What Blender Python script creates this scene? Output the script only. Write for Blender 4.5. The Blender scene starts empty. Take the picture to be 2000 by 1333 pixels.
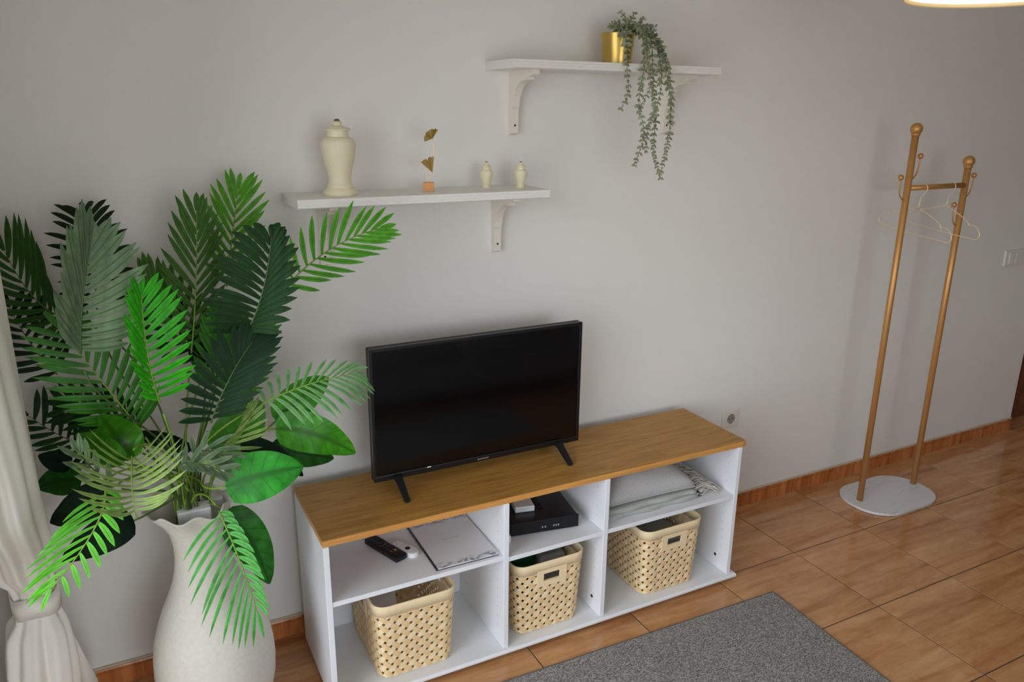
import bpy, bmesh, math, random
from mathutils import Vector, Matrix, Quaternion
random.seed(7)
sc = bpy.context.scene
COL = sc.collection
# ---------------------------------------------------------------- camera
cam_d = bpy.data.cameras.new('camera')
cam_d.sensor_width = 36.0
cam_d.lens = 36.0 * 1508.9 / 2000.0
cam_d.clip_start = 0.02
cam = bpy.data.objects.new('camera', cam_d)
COL.objects.link(cam)
CF = Vector((0.44073, 0.85089, -0.28590)); CR = Vector((0.88918, -0.45746, 0.00922)); CU = Vector((0.12295, 0.25828, 0.95822))
CP = Vector((-0.4002, -2.3091, 1.7024))
M = Matrix.Identity(4)
for r in range(3):
    M[r][0] = CR[r]; M[r][1] = CU[r]; M[r][2] = -CF[r]; M[r][3] = CP[r]
cam.matrix_world = M
sc.camera = cam
# ---------------------------------------------------------------- world, light, exposure
sc.view_settings.view_transform = 'Standard'
sc.view_settings.look = 'None'
sc.view_settings.gamma = 1.0
sc.view_settings.use_curve_mapping = False
sc.view_settings.exposure = 0.0
w = bpy.data.worlds.new('overcast_sky'); sc.world = w; w.use_nodes = True
bg = w.node_tree.nodes['Background']
_N, _L = w.node_tree.nodes, w.node_tree.links
_tc = _N.new('ShaderNodeTexCoord'); _sp = _N.new('ShaderNodeSeparateXYZ'); _rp = _N.new('ShaderNodeValToRGB')
_L.new(_tc.outputs['Generated'], _sp.inputs[0]); _L.new(_sp.outputs[2], _rp.inputs[0])
_rp.color_ramp.elements[0].position = 0.0; _rp.color_ramp.elements[0].color = (.42, .42, .42, 1)      # ground and houses below the horizon
_rp.color_ramp.elements[1].position = 0.06; _rp.color_ramp.elements[1].color = (.93, .98, 1.07, 1)     # bright overcast sky
_L.new(_rp.outputs[0], bg.inputs[0])
bg.inputs[1].default_value = 5.9
WY0, WY1, WZ0, WZ1 = -2.75, -0.60, 0.06, 2.20
VX0, VX1 = -0.70, 1.60                                # unseen window added behind the camera for frontal light       # balcony window opening in the left wall
ld = bpy.data.lights.new('window_daylight', 'AREA')
ld.shape = 'RECTANGLE'; ld.size = WZ1 - WZ0; ld.size_y = WY1 - WY0
ld.cycles.is_portal = True
lo = bpy.data.objects.new('window_daylight', ld); COL.objects.link(lo)
lo.location = (-1.02, (WY0 + WY1) / 2, (WZ0 + WZ1) / 2)
lo.rotation_euler = (0, math.radians(-90), 0)
ld2 = bpy.data.lights.new('added_window_daylight', 'AREA'); ld2.shape = 'RECTANGLE'; ld2.size = VX1 - VX0; ld2.size_y = WZ1 - WZ0; ld2.cycles.is_portal = True  # sky portal at the opening of the added window
lo2 = bpy.data.objects.new('added_window_daylight', ld2); COL.objects.link(lo2)
lo2.location = ((VX0 + VX1) / 2, -4.53, (WZ0 + WZ1) / 2); lo2.rotation_euler = (math.radians(90), 0, 0)
sc.cycles.use_denoising = True
sc.cycles.max_bounces = 10
sc.cycles.diffuse_bounces = 6
sc.cycles.sample_clamp_indirect = 8.0
# ---------------------------------------------------------------- materials
def lin(c):
    return tuple(((v / 255) / 12.92 if v <= 10 else ((v / 255 + .055) / 1.055) ** 2.4) for v in c) + (1.0,)
def mat(name, rgb, rough=.5, metal=0.0, spec=.5, raw=False, **kw):
    m = bpy.data.materials.new(name); m.use_nodes = True
    b = m.node_tree.nodes['Principled BSDF']
    b.inputs['Base Color'].default_value = rgb if raw else lin(rgb)
    b.inputs['Roughness'].default_value = rough
    b.inputs['Metallic'].default_value = metal
    b.inputs['Specular IOR Level'].default_value = spec
    for k, v in kw.items(): b.inputs[k].default_value = v
    return m
def nodes(m): return m.node_tree.nodes, m.node_tree.links, m.node_tree.nodes['Principled BSDF']
def coords(m, scale=(1, 1, 1), kind='Object', rand=0.0):
    N, L, b = nodes(m)
    tc = N.new('ShaderNodeTexCoord'); mp = N.new('ShaderNodeMapping')
    mp.inputs['Scale'].default_value = scale
    if rand:
        oi = N.new('ShaderNodeObjectInfo'); mu = N.new('ShaderNodeVectorMath'); mu.operation = 'SCALE'
        cb = N.new('ShaderNodeCombineXYZ')
        for i in range(3): L.new(oi.outputs['Random'], cb.inputs[i])
        L.new(cb.outputs[0], mu.inputs[0]); mu.inputs['Scale'].default_value = rand
        ad = N.new('ShaderNodeVectorMath'); ad.operation = 'ADD'
        L.new(tc.outputs[kind], ad.inputs[0]); L.new(mu.outputs[0], ad.inputs[1]); L.new(ad.outputs[0], mp.inputs[0])
    else:
        L.new(tc.outputs[kind], mp.inputs[0])
    return mp.outputs[0]
def noise(m, vec, scale, detail=4, rough=.55, dist=0):
    N, L, b = nodes(m)
    n = N.new('ShaderNodeTexNoise'); n.inputs['Scale'].default_value = scale; n.inputs['Detail'].default_value = detail
    n.inputs['Roughness'].default_value = rough; n.inputs['Distortion'].default_value = dist
    L.new(vec, n.inputs['Vector']); return n.outputs['Fac']
def ramp(m, fac, stops):
    N, L, b = nodes(m)
    r = N.new('ShaderNodeValToRGB'); e = r.color_ramp.elements
    while len(e) < len(stops): e.new(.5)
    for x, (p, c) in zip(e, stops): x.position = p; x.color = lin(c)
    L.new(fac, r.inputs[0]); return r.outputs[0]
def mix(m, a, c, fac, mode='MIX'):
    N, L, b = nodes(m)
    x = N.new('ShaderNodeMix'); x.data_type = 'RGBA'; x.blend_type = mode
    if isinstance(fac, (int, float)): x.inputs[0].default_value = fac
    else: L.new(fac, x.inputs[0])
    L.new(a, x.inputs[6]); L.new(c, x.inputs[7]); return x.outputs[2]
def base(m, out): nodes(m)[1].new(out, nodes(m)[2].inputs['Base Color'])
def bump(m, fac, strength, dist):
    N, L, b = nodes(m)
    u = N.new('ShaderNodeBump'); u.inputs['Strength'].default_value = strength; u.inputs['Distance'].default_value = dist
    L.new(fac, u.inputs['Height']); L.new(u.outputs[0], b.inputs['Normal'])

MT = {}
m = MT['wall'] = mat('painted_stucco', (226, 222, 214), .85, spec=.2)
v = coords(m); bump(m, noise(m, v, 130, 3, .6), .22, .004)
base(m, ramp(m, noise(m, coords(m), 1.2, 3), [(.3, (225, 223, 217)), (.7, (229, 228, 223))]))
MT['wall_far'] = mat('taupe_wall_paint', (206, 203, 198), .85, spec=.2)
MT['ceiling'] = mat('ceiling_paint', (235, 233, 228), .9, spec=.1)
MT['white'] = mat('white_melamine', (226, 229, 232), .38, spec=.4)
MT['white_edge'] = MT['white']
MT['shelf'] = mat('shelf_paint', (228, 226, 220), .45, spec=.35)
MT['bracket'] = mat('cream_bracket_paint', (228, 222, 210), .5, spec=.3)
MT['cream'] = mat('cream_wood', (226, 218, 186), .45, spec=.4)
MT['tip'] = mat('bronze_tip', (96, 70, 42), .5)
MT['black'] = mat('black_plastic', (16, 16, 17), .33, spec=.5)
MT['matblack'] = mat('matt_black_plastic', (20, 20, 21), .55, spec=.3)
MT['screen'] = mat('screen_glass', (5, 5, 6), .10, spec=.5)
MT['silver'] = mat('silver_badge', (150, 150, 152), .4, .6)
MT['lightpaper'] = mat('white_sticker', (225, 235, 240), .4)
MT['gold'] = mat('gold_metal', (214, 184, 104), .30, 1.0)
MT['rackgold'] = mat('rack_gold_paint', (196, 144, 84), .38, .45)
MT['hanger'] = mat('pale_gold_wire', (240, 224, 186), .35, .4)
MT['goldleaf'] = mat('dull_gold_leaf', (150, 122, 54), .55, .25)
MT['block'] = mat('beech_block', (222, 158, 100), .6)
MT['rackbase'] = mat('pale_grey_marble', (205, 205, 207), .42)
m = MT['rackbase']; base(m, ramp(m, noise(m, coords(m, (1.2, 7, 1)), 2.2, 2, .4, 1.2), [(.0, (214, 214, 216)), (.485, (214, 214, 216)), (.50, (196, 196, 200)), (.515, (214, 214, 216))]))
MT['ceramic'] = mat('cream_ceramic', (208, 204, 192), .55, spec=.3)
m = MT['ceramic']; bump(m, noise(m, coords(m), 260, 2), .12, .002)
base(m, ramp(m, noise(m, coords(m), 90, 3), [(.3, (204, 200, 187)), (.7, (212, 208, 197))]))
MT['plastic_grey'] = mat('white_grey_plastic', (238, 239, 240), .5)
MT['socket'] = mat('socket_plastic', (222, 219, 210), .4)
MT['dark'] = mat('dark_hole', (30, 28, 26), .7)
MT['pin'] = mat('pin_hole_grey', (196, 199, 203), .7)
MT['switch'] = mat('switch_plastic', (224, 222, 218), .35)
# oak top
m = MT['oak'] = mat('oak_veneer', (160, 110, 45), .42, spec=.3)
v = coords(m, (1.0, 9.0, 9.0))
g1 = ramp(m, noise(m, v, 5.5, 5, .6, .6), [(.25, (150, 106, 46)), (.48, (178, 131, 62)), (.75, (192, 147, 78))])
g2 = ramp(m, noise(m, coords(m, (3.0, 130.0, 130.0)), 2.0, 3), [(.3, (205, 195, 180)), (.6, (255, 255, 255))])
base(m, mix(m, g1, g2, .75, 'MULTIPLY'))
m = MT['oak_edge'] = mat('oak_edge', (198, 138, 68), .4, spec=.3)
base(m, ramp(m, noise(m, coords(m, (1, 20, 20)), 6, 4), [(.3, (186, 128, 64)), (.7, (208, 152, 84))]))
# floor tile
m = MT['tile'] = mat('stone_look_tile', (190, 140, 95), .13, spec=.5)
v = coords(m, (.8, 7.0, 1), rand=7.0)
N, L, b = nodes(m)
f1 = noise(m, v, 2.3, 5, .6, .5)
c1 = ramp(m, f1, [(.30, (158, 104, 62)), (.42, (186, 134, 88)), (.58, (202, 154, 106)), (.75, (212, 168, 122))])
f2 = noise(m, coords(m, (1.0, 2.2, 1), rand=3.0), 9, 4, .65, 1.0)
c2 = ramp(m, f2, [(.35, (222, 205, 190)), (.6, (255, 255, 255))])
base(m, mix(m, c1, c2, .45, 'MULTIPLY'))
MT['grout'] = mat('grout', (74, 64, 57), .8)
m = MT['skirt'] = mat('skirting_tile', (170, 96, 48), .25, spec=.5)
base(m, ramp(m, noise(m, coords(m, (7, 1, .8), rand=5.0), 5, 4, .6, .6), [(.3, (150, 84, 40)), (.5, (184, 112, 60)), (.7, (202, 138, 84))]))
MT['caulk'] = mat('skirting_caulk', (200, 184, 160), .7)
# rug
m = MT['rug'] = mat('grey_woven_rug', (120, 118, 114), .95, spec=.05)
v = coords(m)
r1 = noise(m, coords(m, (1, 2.2, 1)), 170, 2, .7)
base(m, ramp(m, r1, [(.30, (64, 64, 63)), (.46, (128, 127, 123)), (.55, (158, 156, 152)), (.70, (204, 202, 198))]))
bump(m, r1, .8, .004)
# bamboo
m = MT['bamboo'] = mat('bamboo_strip', (228, 200, 150), .5, spec=.3)
base(m, ramp(m, noise(m, coords(m), 26, 3, .6), [(.3, (226, 200, 152)), (.5, (236, 214, 172)), (.72, (243, 226, 190))]))
MT['bamboo_dark'] = mat('bamboo_strip_tan', (226, 194, 144), .5, spec=.3)
m = MT['bamboo_rim'] = mat('bamboo_rim', (238, 216, 174), .42, spec=.35)
# textile
def fabric(name, rgb, s=420):
    m = mat(name, rgb, .95, spec=.08)
    n = noise(m, coords(m), s, 2); bump(m, n, .35, .003)
    d = tuple(int(x * .86) for x in rgb)
    base(m, ramp(m, n, [(.3, d), (.7, rgb)])); return m
MT['cushion'] = fabric('grey_cushion_fabric', (196, 195, 194))
MT['blanket'] = fabric('sage_grey_blanket', (190, 193, 186))
MT['fringe'] = mat('fringe_yarn', (196, 192, 182), .95, spec=.05)
MT['sofa'] = fabric('grey_sofa_fabric', (172, 172, 174))
m = MT['curtain'] = mat('cream_curtain_cloth', (252, 249, 241), .8, spec=.15)
bump(m, noise(m, coords(m), 500, 2), .1, .002)
N, L, b = nodes(m)
tr = N.new('ShaderNodeBsdfTranslucent'); tr.inputs[0].default_value = lin((253, 249, 238))
ms = N.new('ShaderNodeMixShader'); ms.inputs[0].default_value = .2
L.new(b.outputs[0], ms.inputs[1]); L.new(tr.outputs[0], ms.inputs[2]); L.new(ms.outputs[0], N['Material Output'].inputs[0])
# dark wood of hall door
m = MT['doorwood'] = mat('dark_door_wood', (112, 62, 30), .4)
base(m, ramp(m, noise(m, coords(m, (8, 8, .7)), 4, 4), [(.3, (86, 46, 22)), (.7, (124, 72, 38))]))
MT['frame'] = mat('white_window_frame', (235, 235, 233), .4)
# thin glass
m = MT['glass'] = bpy.data.materials.new('window_glass'); m.use_nodes = True
N, L = m.node_tree.nodes, m.node_tree.links
for n in list(N): N.remove(n)
o_ = N.new('ShaderNodeOutputMaterial'); t_ = N.new('ShaderNodeBsdfTransparent'); g_ = N.new('ShaderNodeBsdfGlossy')
g_.inputs['Roughness'].default_value = .02
fr = N.new('ShaderNodeFresnel'); fr.inputs[0].default_value = 1.25; mx = N.new('ShaderNodeMixShader')
L.new(fr.outputs[0], mx.inputs[0]); L.new(t_.outputs[0], mx.inputs[1]); L.new(g_.outputs[0], mx.inputs[2]); L.new(mx.outputs[0], o_.inputs[0])
# lamp
m = MT['lampglow'] = mat('lamp_glow', (255, 244, 214), .5)
nodes(m)[2].inputs['Emission Color'].default_value = lin((255, 240, 200)); nodes(m)[2].inputs['Emission Strength'].default_value = 1.5
MT['lampshade'] = mat('cream_lampshade', (216, 196, 160), .7)
# leaves
def leafmat(name, rgb, rough=.42, vein=None, tl=.22, spec=.4, cross=0):
    m = mat(name, rgb, rough, spec=spec)
    N, L, b = nodes(m)
    uv = N.new('ShaderNodeUVMap'); sp = N.new('ShaderNodeSeparateXYZ'); L.new(uv.outputs[0], sp.inputs[0])
    n = noise(m, coords(m), 30, 3)
    d = tuple(int(x * .80) for x in rgb); l = tuple(min(255, int(x * 1.12)) for x in rgb)
    c = ramp(m, n, [(.3, d), (.7, l)])
    ab = N.new('ShaderNodeMath'); ab.operation = 'SUBTRACT'; L.new(sp.outputs[0], ab.inputs[0]); ab.inputs[1].default_value = .5
    a2 = N.new('ShaderNodeMath'); a2.operation = 'ABSOLUTE'; L.new(ab.outputs[0], a2.inputs[0])
    vr = N.new('ShaderNodeValToRGB'); vr.color_ramp.elements[0].color = (1, 1, 1, 1); vr.color_ramp.elements[0].position = .03
    vr.color_ramp.elements[1].color = (0, 0, 0, 1); vr.color_ramp.elements[1].position = .10
    L.new(a2.outputs[0], vr.inputs[0])
    vc = N.new('ShaderNodeRGB'); vc.outputs[0].default_value = lin(vein or tuple(int(x * .72) for x in rgb))
    out = mix(m, c, vc.outputs[0], vr.outputs[0])
    if cross:
        k1 = N.new('ShaderNodeMath'); k1.operation = 'MULTIPLY_ADD'; L.new(a2.outputs[0], k1.inputs[0]); k1.inputs[1].default_value = -.30; L.new(sp.outputs[1], k1.inputs[2])
        k2 = N.new('ShaderNodeMath'); k2.operation = 'MULTIPLY'; L.new(k1.outputs[0], k2.inputs[0]); k2.inputs[1].default_value = 6.5
        k3 = N.new('ShaderNodeMath'); k3.operation = 'PINGPONG'; L.new(k2.outputs[0], k3.inputs[0]); k3.inputs[1].default_value = .5
        k4 = N.new('ShaderNodeMapRange'); L.new(k3.outputs[0], k4.inputs[0]); k4.inputs[1].default_value = .0; k4.inputs[2].default_value = .09; k4.inputs[3].default_value = .75; k4.inputs[4].default_value = 0
        out = mix(m, out, vc.outputs[0], k4.outputs[0])
    base(m, out)
    t = N.new('ShaderNodeBsdfTranslucent'); L.new(out, t.inputs[0])
    s = N.new('ShaderNodeMixShader'); s.inputs[0].default_value = tl
    L.new(b.outputs[0], s.inputs[1]); L.new(t.outputs[0], s.inputs[2]); L.new(s.outputs[0], N['Material Output'].inputs[0])
    return m
for n, c, r, tl in [('black_green', (30, 50, 28), .6, .1), ('glaucous', (98, 122, 88), .65, .1), ('dark_green', (44, 82, 28), .6, .15), ('mid_green', (54, 122, 24), .42, .2),
    ('deep_green', (30, 64, 24), .55, .12), ('forest_green', (62, 106, 34), .6, .2), ('yellow_green', (88, 160, 28), .45, .25), ('forest_sheen', (32, 62, 28), .5, .08),
    ('spring_green', (90, 168, 44), .5, .25), ('vivid_green', (56, 176, 28), .42, .25), ('deep_sheen', (26, 54, 28), .5, .08), ('pale_green', (116, 166, 104), .5, .2),
    ('lime_green', (106, 204, 60), .45, .25), ('olive_pale', (132, 160, 84), .5, .2), ('soft_green', (100, 186, 92), .45, .25)]:
    MT[n] = leafmat(n + '_leaf', c, r, None, tl, .1 if max(c) < 90 else .22)
for n, c, r in [('leaf_vivid', (40, 142, 34), .45), ('leaf_grass', (66, 150, 20), .38), ('leaf_dark', (36, 84, 26), .38), ('leaf_black', (18, 38, 24), .6), ('leaf_mid', (56, 124, 14), .36), ('leaf_deep', (40, 96, 32), .38)]:
    MT[n] = leafmat(n, c, r, tuple(int(x * .74) for x in c), .15, .08 if n in ('leaf_black', 'leaf_deep', 'leaf_dark') else .3, 1)
MT['stem'] = mat('green_stem', (118, 150, 44), .5)
MT['stem_dark'] = mat('dark_green_stem', (66, 92, 40), .5)
MT['euca'] = leafmat('eucalyptus_leaf', (146, 154, 124), .7, (138, 148, 118), .15, .15)
MT['euca_stem'] = mat('eucalyptus_stem', (104, 112, 78), .6)

# ---------------------------------------------------------------- mesh helpers
def link(name, me, mt, parent=None, smooth=False):
    o = bpy.data.objects.new(name, me); COL.objects.link(o)
    if mt is not None:
        for x in (mt if isinstance(mt, (list, tuple)) else [mt]): me.materials.append(MT[x])
    if smooth:
        for p in me.polygons: p.use_smooth = True
    if parent is not None: o.parent = parent
    return o
def obj(name, bm, mt, parent=None, smooth=False, auto=None):
    me = bpy.data.meshes.new(name); bm.normal_update(); bm.to_mesh(me); bm.free()
    o = link(name, me, mt, parent, smooth)
    if auto is not None:
        me.shade_smooth() if hasattr(me, 'shade_smooth') else None
        me.set_sharp_from_angle(angle=math.radians(auto))
    return o
def tag(o, label=None, cat=None, group=None, kind=None):
    if label: o['label'] = label
    if cat: o['category'] = cat
    if group: o['group'] = group
    if kind: o['kind'] = kind
    return o
def thing(name, loc, label, cat, group=None, rz=0.0):
    o = bpy.data.objects.new(name, None); COL.objects.link(o); o.empty_display_size = .05
    o.location = loc; o.rotation_euler = (0, 0, rz)
    return tag(o, label, cat, group)
def box(bm, x0, y0, z0, x1, y1, z1, bev=0.0, seg=2, mi=0):
    vs = [bm.verts.new((x, y, z)) for z in (z0, z1) for y in (y0, y1) for x in (x0, x1)]
    fs = [bm.faces.new([vs[i] for i in q]) for q in ((0, 2, 3, 1), (4, 5, 7, 6), (0, 1, 5, 4), (2, 6, 7, 3), (0, 4, 6, 2), (1, 3, 7, 5))]
    for f in fs: f.material_index = mi
    if bev > 0:
        ed = list({e for f in fs for e in f.edges})
        bmesh.ops.bevel(bm, geom=ed, offset=bev, segments=seg, affect='EDGES', profile=.5, material=mi)
    return bm
def B(*a, **k): return box(bmesh.new(), *a, **k)
def lathe(bm, prof, n=32, c=(0, 0, 0), fn=None, cap=True):
    rings = []
    for r, z in prof:
        ring = []
        for i in range(n):
            a = 2 * math.pi * i / n
            p = Vector((c[0] + r * math.cos(a), c[1] + r * math.sin(a), c[2] + z))
            if fn: p = fn(p, a, r, z)
            ring.append(bm.verts.new(p))
        rings.append(ring)
    for a, b in zip(rings, rings[1:]):
        for i in range(n): bm.faces.new((a[i], a[(i + 1) % n], b[(i + 1) % n], b[i]))
    for ring, fl in ((rings[0], True), (rings[-1], False)) if cap else ():
        if fl: ring = ring[::-1]
        try: bm.faces.new(ring)
        except ValueError: pass
    return bm
def tube(bm, pts, r, n=8, r1=None, cap=True):
    pts = [Vector(p) for p in pts]; rings = []; up = None; k = len(pts)
    for i, p in enumerate(pts):
        t = (pts[min(i + 1, k - 1)] - pts[max(i - 1, 0)])
        if t.length < 1e-9: t = Vector((0, 0, 1))
        t.normalize()
        if up is None: up = t.orthogonal().normalized()
        up = (up - t * up.dot(t)); up = up.normalized() if up.length > 1e-6 else t.orthogonal().normalized()
        s = t.cross(up); rr = r if r1 is None else r + (r1 - r) * i / max(1, k - 1)
        rings.append([bm.verts.new(p + (up * math.cos(2 * math.pi * j / n) + s * math.sin(2 * math.pi * j / n)) * rr) for j in range(n)])
    for a, b in zip(rings, rings[1:]):
        for j in range(n): bm.faces.new((a[j], a[(j + 1) % n], b[(j + 1) % n], b[j]))
    if cap: bm.faces.new(rings[0][::-1]); bm.faces.new(rings[-1])
    return bm
def ball(bm, c, r, u=16, v=10):
    bmesh.ops.create_uvsphere(bm, u_segments=u, v_segments=v, radius=r, matrix=Matrix.Translation(c)); return bm
def prism(bm, prof, x0, x1, mi=0):
    """prof: list of (y,z) counter-clockwise, extruded along x"""
    a = [bm.verts.new((x0, y, z)) for y, z in prof]; b = [bm.verts.new((x1, y, z)) for y, z in prof]; n = len(prof)
    for i in range(n): bm.faces.new((a[i], a[(i + 1) % n], b[(i + 1) % n], b[i])).material_index = mi
    bm.faces.new(a[::-1]).material_index = mi; bm.faces.new(b).material_index = mi
    bmesh.ops.recalc_face_normals(bm, faces=bm.faces[:]); return bm
def bez(p0, p1, p2, n):
    p0, p1, p2 = Vector(p0), Vector(p1), Vector(p2)
    c = p1 * 2 - (p0 + p2) * .5            # passes through p1 at t=.5
    return [p0 * (1 - t) ** 2 + c * 2 * t * (1 - t) + p2 * t * t for t in [i / n for i in range(n + 1)]]
def catmull(P, n):
    P = [Vector(p) for p in P]; P = [P[0] * 2 - P[1]] + P + [P[-1] * 2 - P[-2]]; out = []
    for i in range(1, len(P) - 2):
        a, b, c, d = P[i - 1:i + 3]
        for k in range(n):
            t = k / n
            out.append(.5 * ((2 * b) + (c - a) * t + (2 * a - 5 * b + 4 * c - d) * t * t + (3 * b - a - 3 * c + d) * t ** 3))
    out.append(P[-2]); return out
def rrect(x0, y0, x1, y1, r, n=6):
    out = []
    for cx, cy, a0 in ((x1 - r, y1 - r, 0), (x0 + r, y1 - r, 90), (x0 + r, y0 + r, 180), (x1 - r, y0 + r, 270)):
        for i in range(n + 1):
            a = math.radians(a0 + 90 * i / n); out.append((cx + r * math.cos(a), cy + r * math.sin(a)))
    return out
def plate(bm, outline, z0, z1, mi=0, bev=0):
    a = [bm.verts.new((x, y, z0)) for x, y in outline]; b = [bm.verts.new((x, y, z1)) for x, y in outline]; n = len(outline)
    fs = [bm.faces.new((a[i], a[(i + 1) % n], b[(i + 1) % n], b[i])) for i in range(n)]
    t = bm.faces.new(b); d = bm.faces.new(a[::-1])
    for f in fs + [t, d]: f.material_index = mi
    if bev: bmesh.ops.bevel(bm, geom=list(t.edges), offset=bev, segments=3, affect='EDGES', profile=.5)
    return bm

# ================================================================ SETTING
XL, XR, YF, ZC, XE = -0.79, 6.20, -4.30, 2.60, 3.965
def struct(name, bm, mt, label=None, parent=None, **k):
    o = obj(name, bm, mt, parent, **k)
    if parent is None: o['kind'] = 'structure'
    if label: o['label'] = label
    return o
floor = struct('floor', B(XL - .2, YF - .1, -.06, XR + .1, .12, -.0015), 'grout', 'dark grout bed under glossy brown stone-look floor tiles')
TX, TY, TSX, TSY, GR = 1.8869, -.3939, .413, .3945, .0021
for i in range(-7, 10):
    for j in range(-4, 14):
        x0, x1 = TX + i * TSX + GR, TX + (i + 1) * TSX - GR; y1, y0 = TY - j * TSY - GR + TSY, TY - j * TSY + GR
        x0 = max(x0, XL); x1 = min(x1, XR); y0 = max(y0, YF)
        if y1 > .02 and x0 < XE - .05: continue
        y1 = min(y1, .119)
        if x1 - x0 < .01 or y1 - y0 < .01: continue
        if y0 < -2.2 and (x0 < -.5 or x1 > 4.2): continue
        hx, hy = (x1 - x0) / 2, (y1 - y0) / 2
        o = obj('tile', B(-hx, -hy, -.007, hx, hy, 0, bev=.0008, seg=1), 'tile', floor)
        o.location = ((x0 + x1) / 2, (y0 + y1) / 2, 0)
struct('wall_back', B(XL - .25, 0, -.02, XE, .12, ZC), 'wall', 'off-white fine stucco wall behind the television')
struct('wall_hall', B(XE - .4, .12, -.02, XR + .1, .25, ZC), 'wall', 'wall at the end of the hall opening')
struct('wall_right', B(XR, YF, -.02, XR + .15, .25, ZC), 'wall_far', 'right side wall of the room')
bm = bmesh.new(); Y0 = YF - .25
box(bm, XL - .25, Y0, -.02, VX0, YF, ZC); box(bm, VX1, Y0, -.02, XR + .15, YF, ZC); box(bm, VX0, Y0, WZ1, VX1, YF, ZC); box(bm, VX0, Y0, -.02, VX1, YF, WZ0)
struct('wall_front', bm, 'wall_far', 'wall opposite the television wall')
struct('ceiling', B(XL - .25, YF - .15, ZC, XR + .15, .25, ZC + .1), 'ceiling', 'plain white ceiling')
bm = bmesh.new(); X0 = XL - .25
box(bm, X0, WY1, -.02, XL, .0, ZC); box(bm, X0, YF, -.02, XL, WY0, ZC); box(bm, X0, WY0, WZ1, XL, WY1, ZC); box(bm, X0, WY0, -.02, XL, WY1, WZ0)
struct('wall_left', bm, 'wall', 'left wall with the tall balcony window')
win = bpy.data.objects.new('window_1', None); COL.objects.link(win); tag(win, 'tall white-framed balcony window in the left wall', kind='structure')
bm = bmesh.new(); xa, xb = XL - .17, XL - .11
for y0, y1 in ((WY0, WY0 + .06), (WY1 - .06, WY1), ((WY0 + WY1) / 2 - .04, (WY0 + WY1) / 2 + .04)): box(bm, xa, y0, WZ0, xb, y1, WZ1, .004)
for z0, z1 in ((WZ0, WZ0 + .07), (WZ1 - .07, WZ1)):
    for y0, y1 in ((WY0 + .06, (WY0 + WY1) / 2 - .04), ((WY0 + WY1) / 2 + .04, WY1 - .06)): box(bm, xa + .002, y0, z0, xb - .002, y1, z1)
obj('window_frame', bm, 'frame', win)
for y0, y1 in ((WY0 + .06, (WY0 + WY1) / 2 - .04), ((WY0 + WY1) / 2 + .04, WY1 - .06)):
    obj('pane', B(XL - .143, y0, WZ0 + .07, XL - .137, y1, WZ1 - .07), 'glass', win)
win = bpy.data.objects.new('added_window', None); COL.objects.link(win); tag(win, 'white-framed balcony window in the wall opposite the television', kind='structure')  # assumed window out of view, put in to light the room frontally
bm = bmesh.new(); ya, yb_ = YF - .17, YF - .11
for x0, x1 in ((VX0, VX0 + .06), (VX1 - .06, VX1)): box(bm, x0, ya, WZ0, x1, yb_, WZ1, .004)
for z0, z1 in ((WZ0, WZ0 + .07), (WZ1 - .07, WZ1)): box(bm, VX0 + .06, ya + .002, z0, VX1 - .06, yb_ - .002, z1)
obj('window_frame', bm, 'frame', win)
obj('pane', B(VX0 + .06, YF - .143, WZ0 + .07, VX1 - .06, YF - .137, WZ1 - .07), 'glass', win)
# skirting tiles
def skirting(name, x0, x1, label, y=0.0):
    root = bpy.data.objects.new(name, None); COL.objects.link(root); tag(root, label, kind='structure')
    prof = [(y, 0), (y - .009, 0), (y - .009, .052), (y - .0065, .0535), (y - .0065, .056), (y - .011, .058), (y - .012, .063), (y - .010, .068), (y, .068)]
    x = x0
    k = 0
    a = -.615 - .413 * 2
    while a < x1:
        s, e = max(a, x0) + .0012, min(a + .411, x1) - .0012
        if e - s > .01:
            bmm = prism(bmesh.new(), [(yy, zz) for yy, zz in prof], s - (s + e) / 2, e - (s + e) / 2)
            o = obj('skirting_tile', bmm, 'skirt', root); o.location = ((s + e) / 2, 0, 0)
        a += .413
    obj('caulk_line', B(x0, y - .009, .0675, x1, y, .074, .002), 'caulk', root)
    return root
skirting('baseboard_back', XL, XE, 'orange-brown tiled skirting along the television wall')
d = bpy.data.objects.new('door_1', None); COL.objects.link(d); tag(d, 'dark brown wooden door in the hall beyond the wall end', kind='structure')
obj('door_panel', B(XE + .03, .085, .002, XE + .95, .119, 2.1, .003), 'doorwood', d)
bm = bmesh.new()
for z0, z1 in ((.15, .95), (1.1, 1.95)): box(bm, XE + .16, .077, z0, XE + .82, .086, z1, .006)
obj('raised_panel', bm, 'doorwood', d)
obj('door_handle', tube(bmesh.new(), [(XE + .88, .09, 1.0), (XE + .88, .04, 1.0), (XE + .78, .04, 1.0)], .009), 'silver', d)

# ================================================================ TV STAND
W_, YB, YF_, HT = 1.5396, -.067, -.427, .5698
t = thing('tv_stand', (W_ / 2, -.24, 0), 'low white television stand with oak-look top and open shelves', 'tv stand')
def P(name, bm, mt, parent=t, **k):
    o = obj(name, bm, mt, parent, **k); o.matrix_parent_inverse = Matrix.Translation(-Vector(parent.location)); return o
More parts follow.
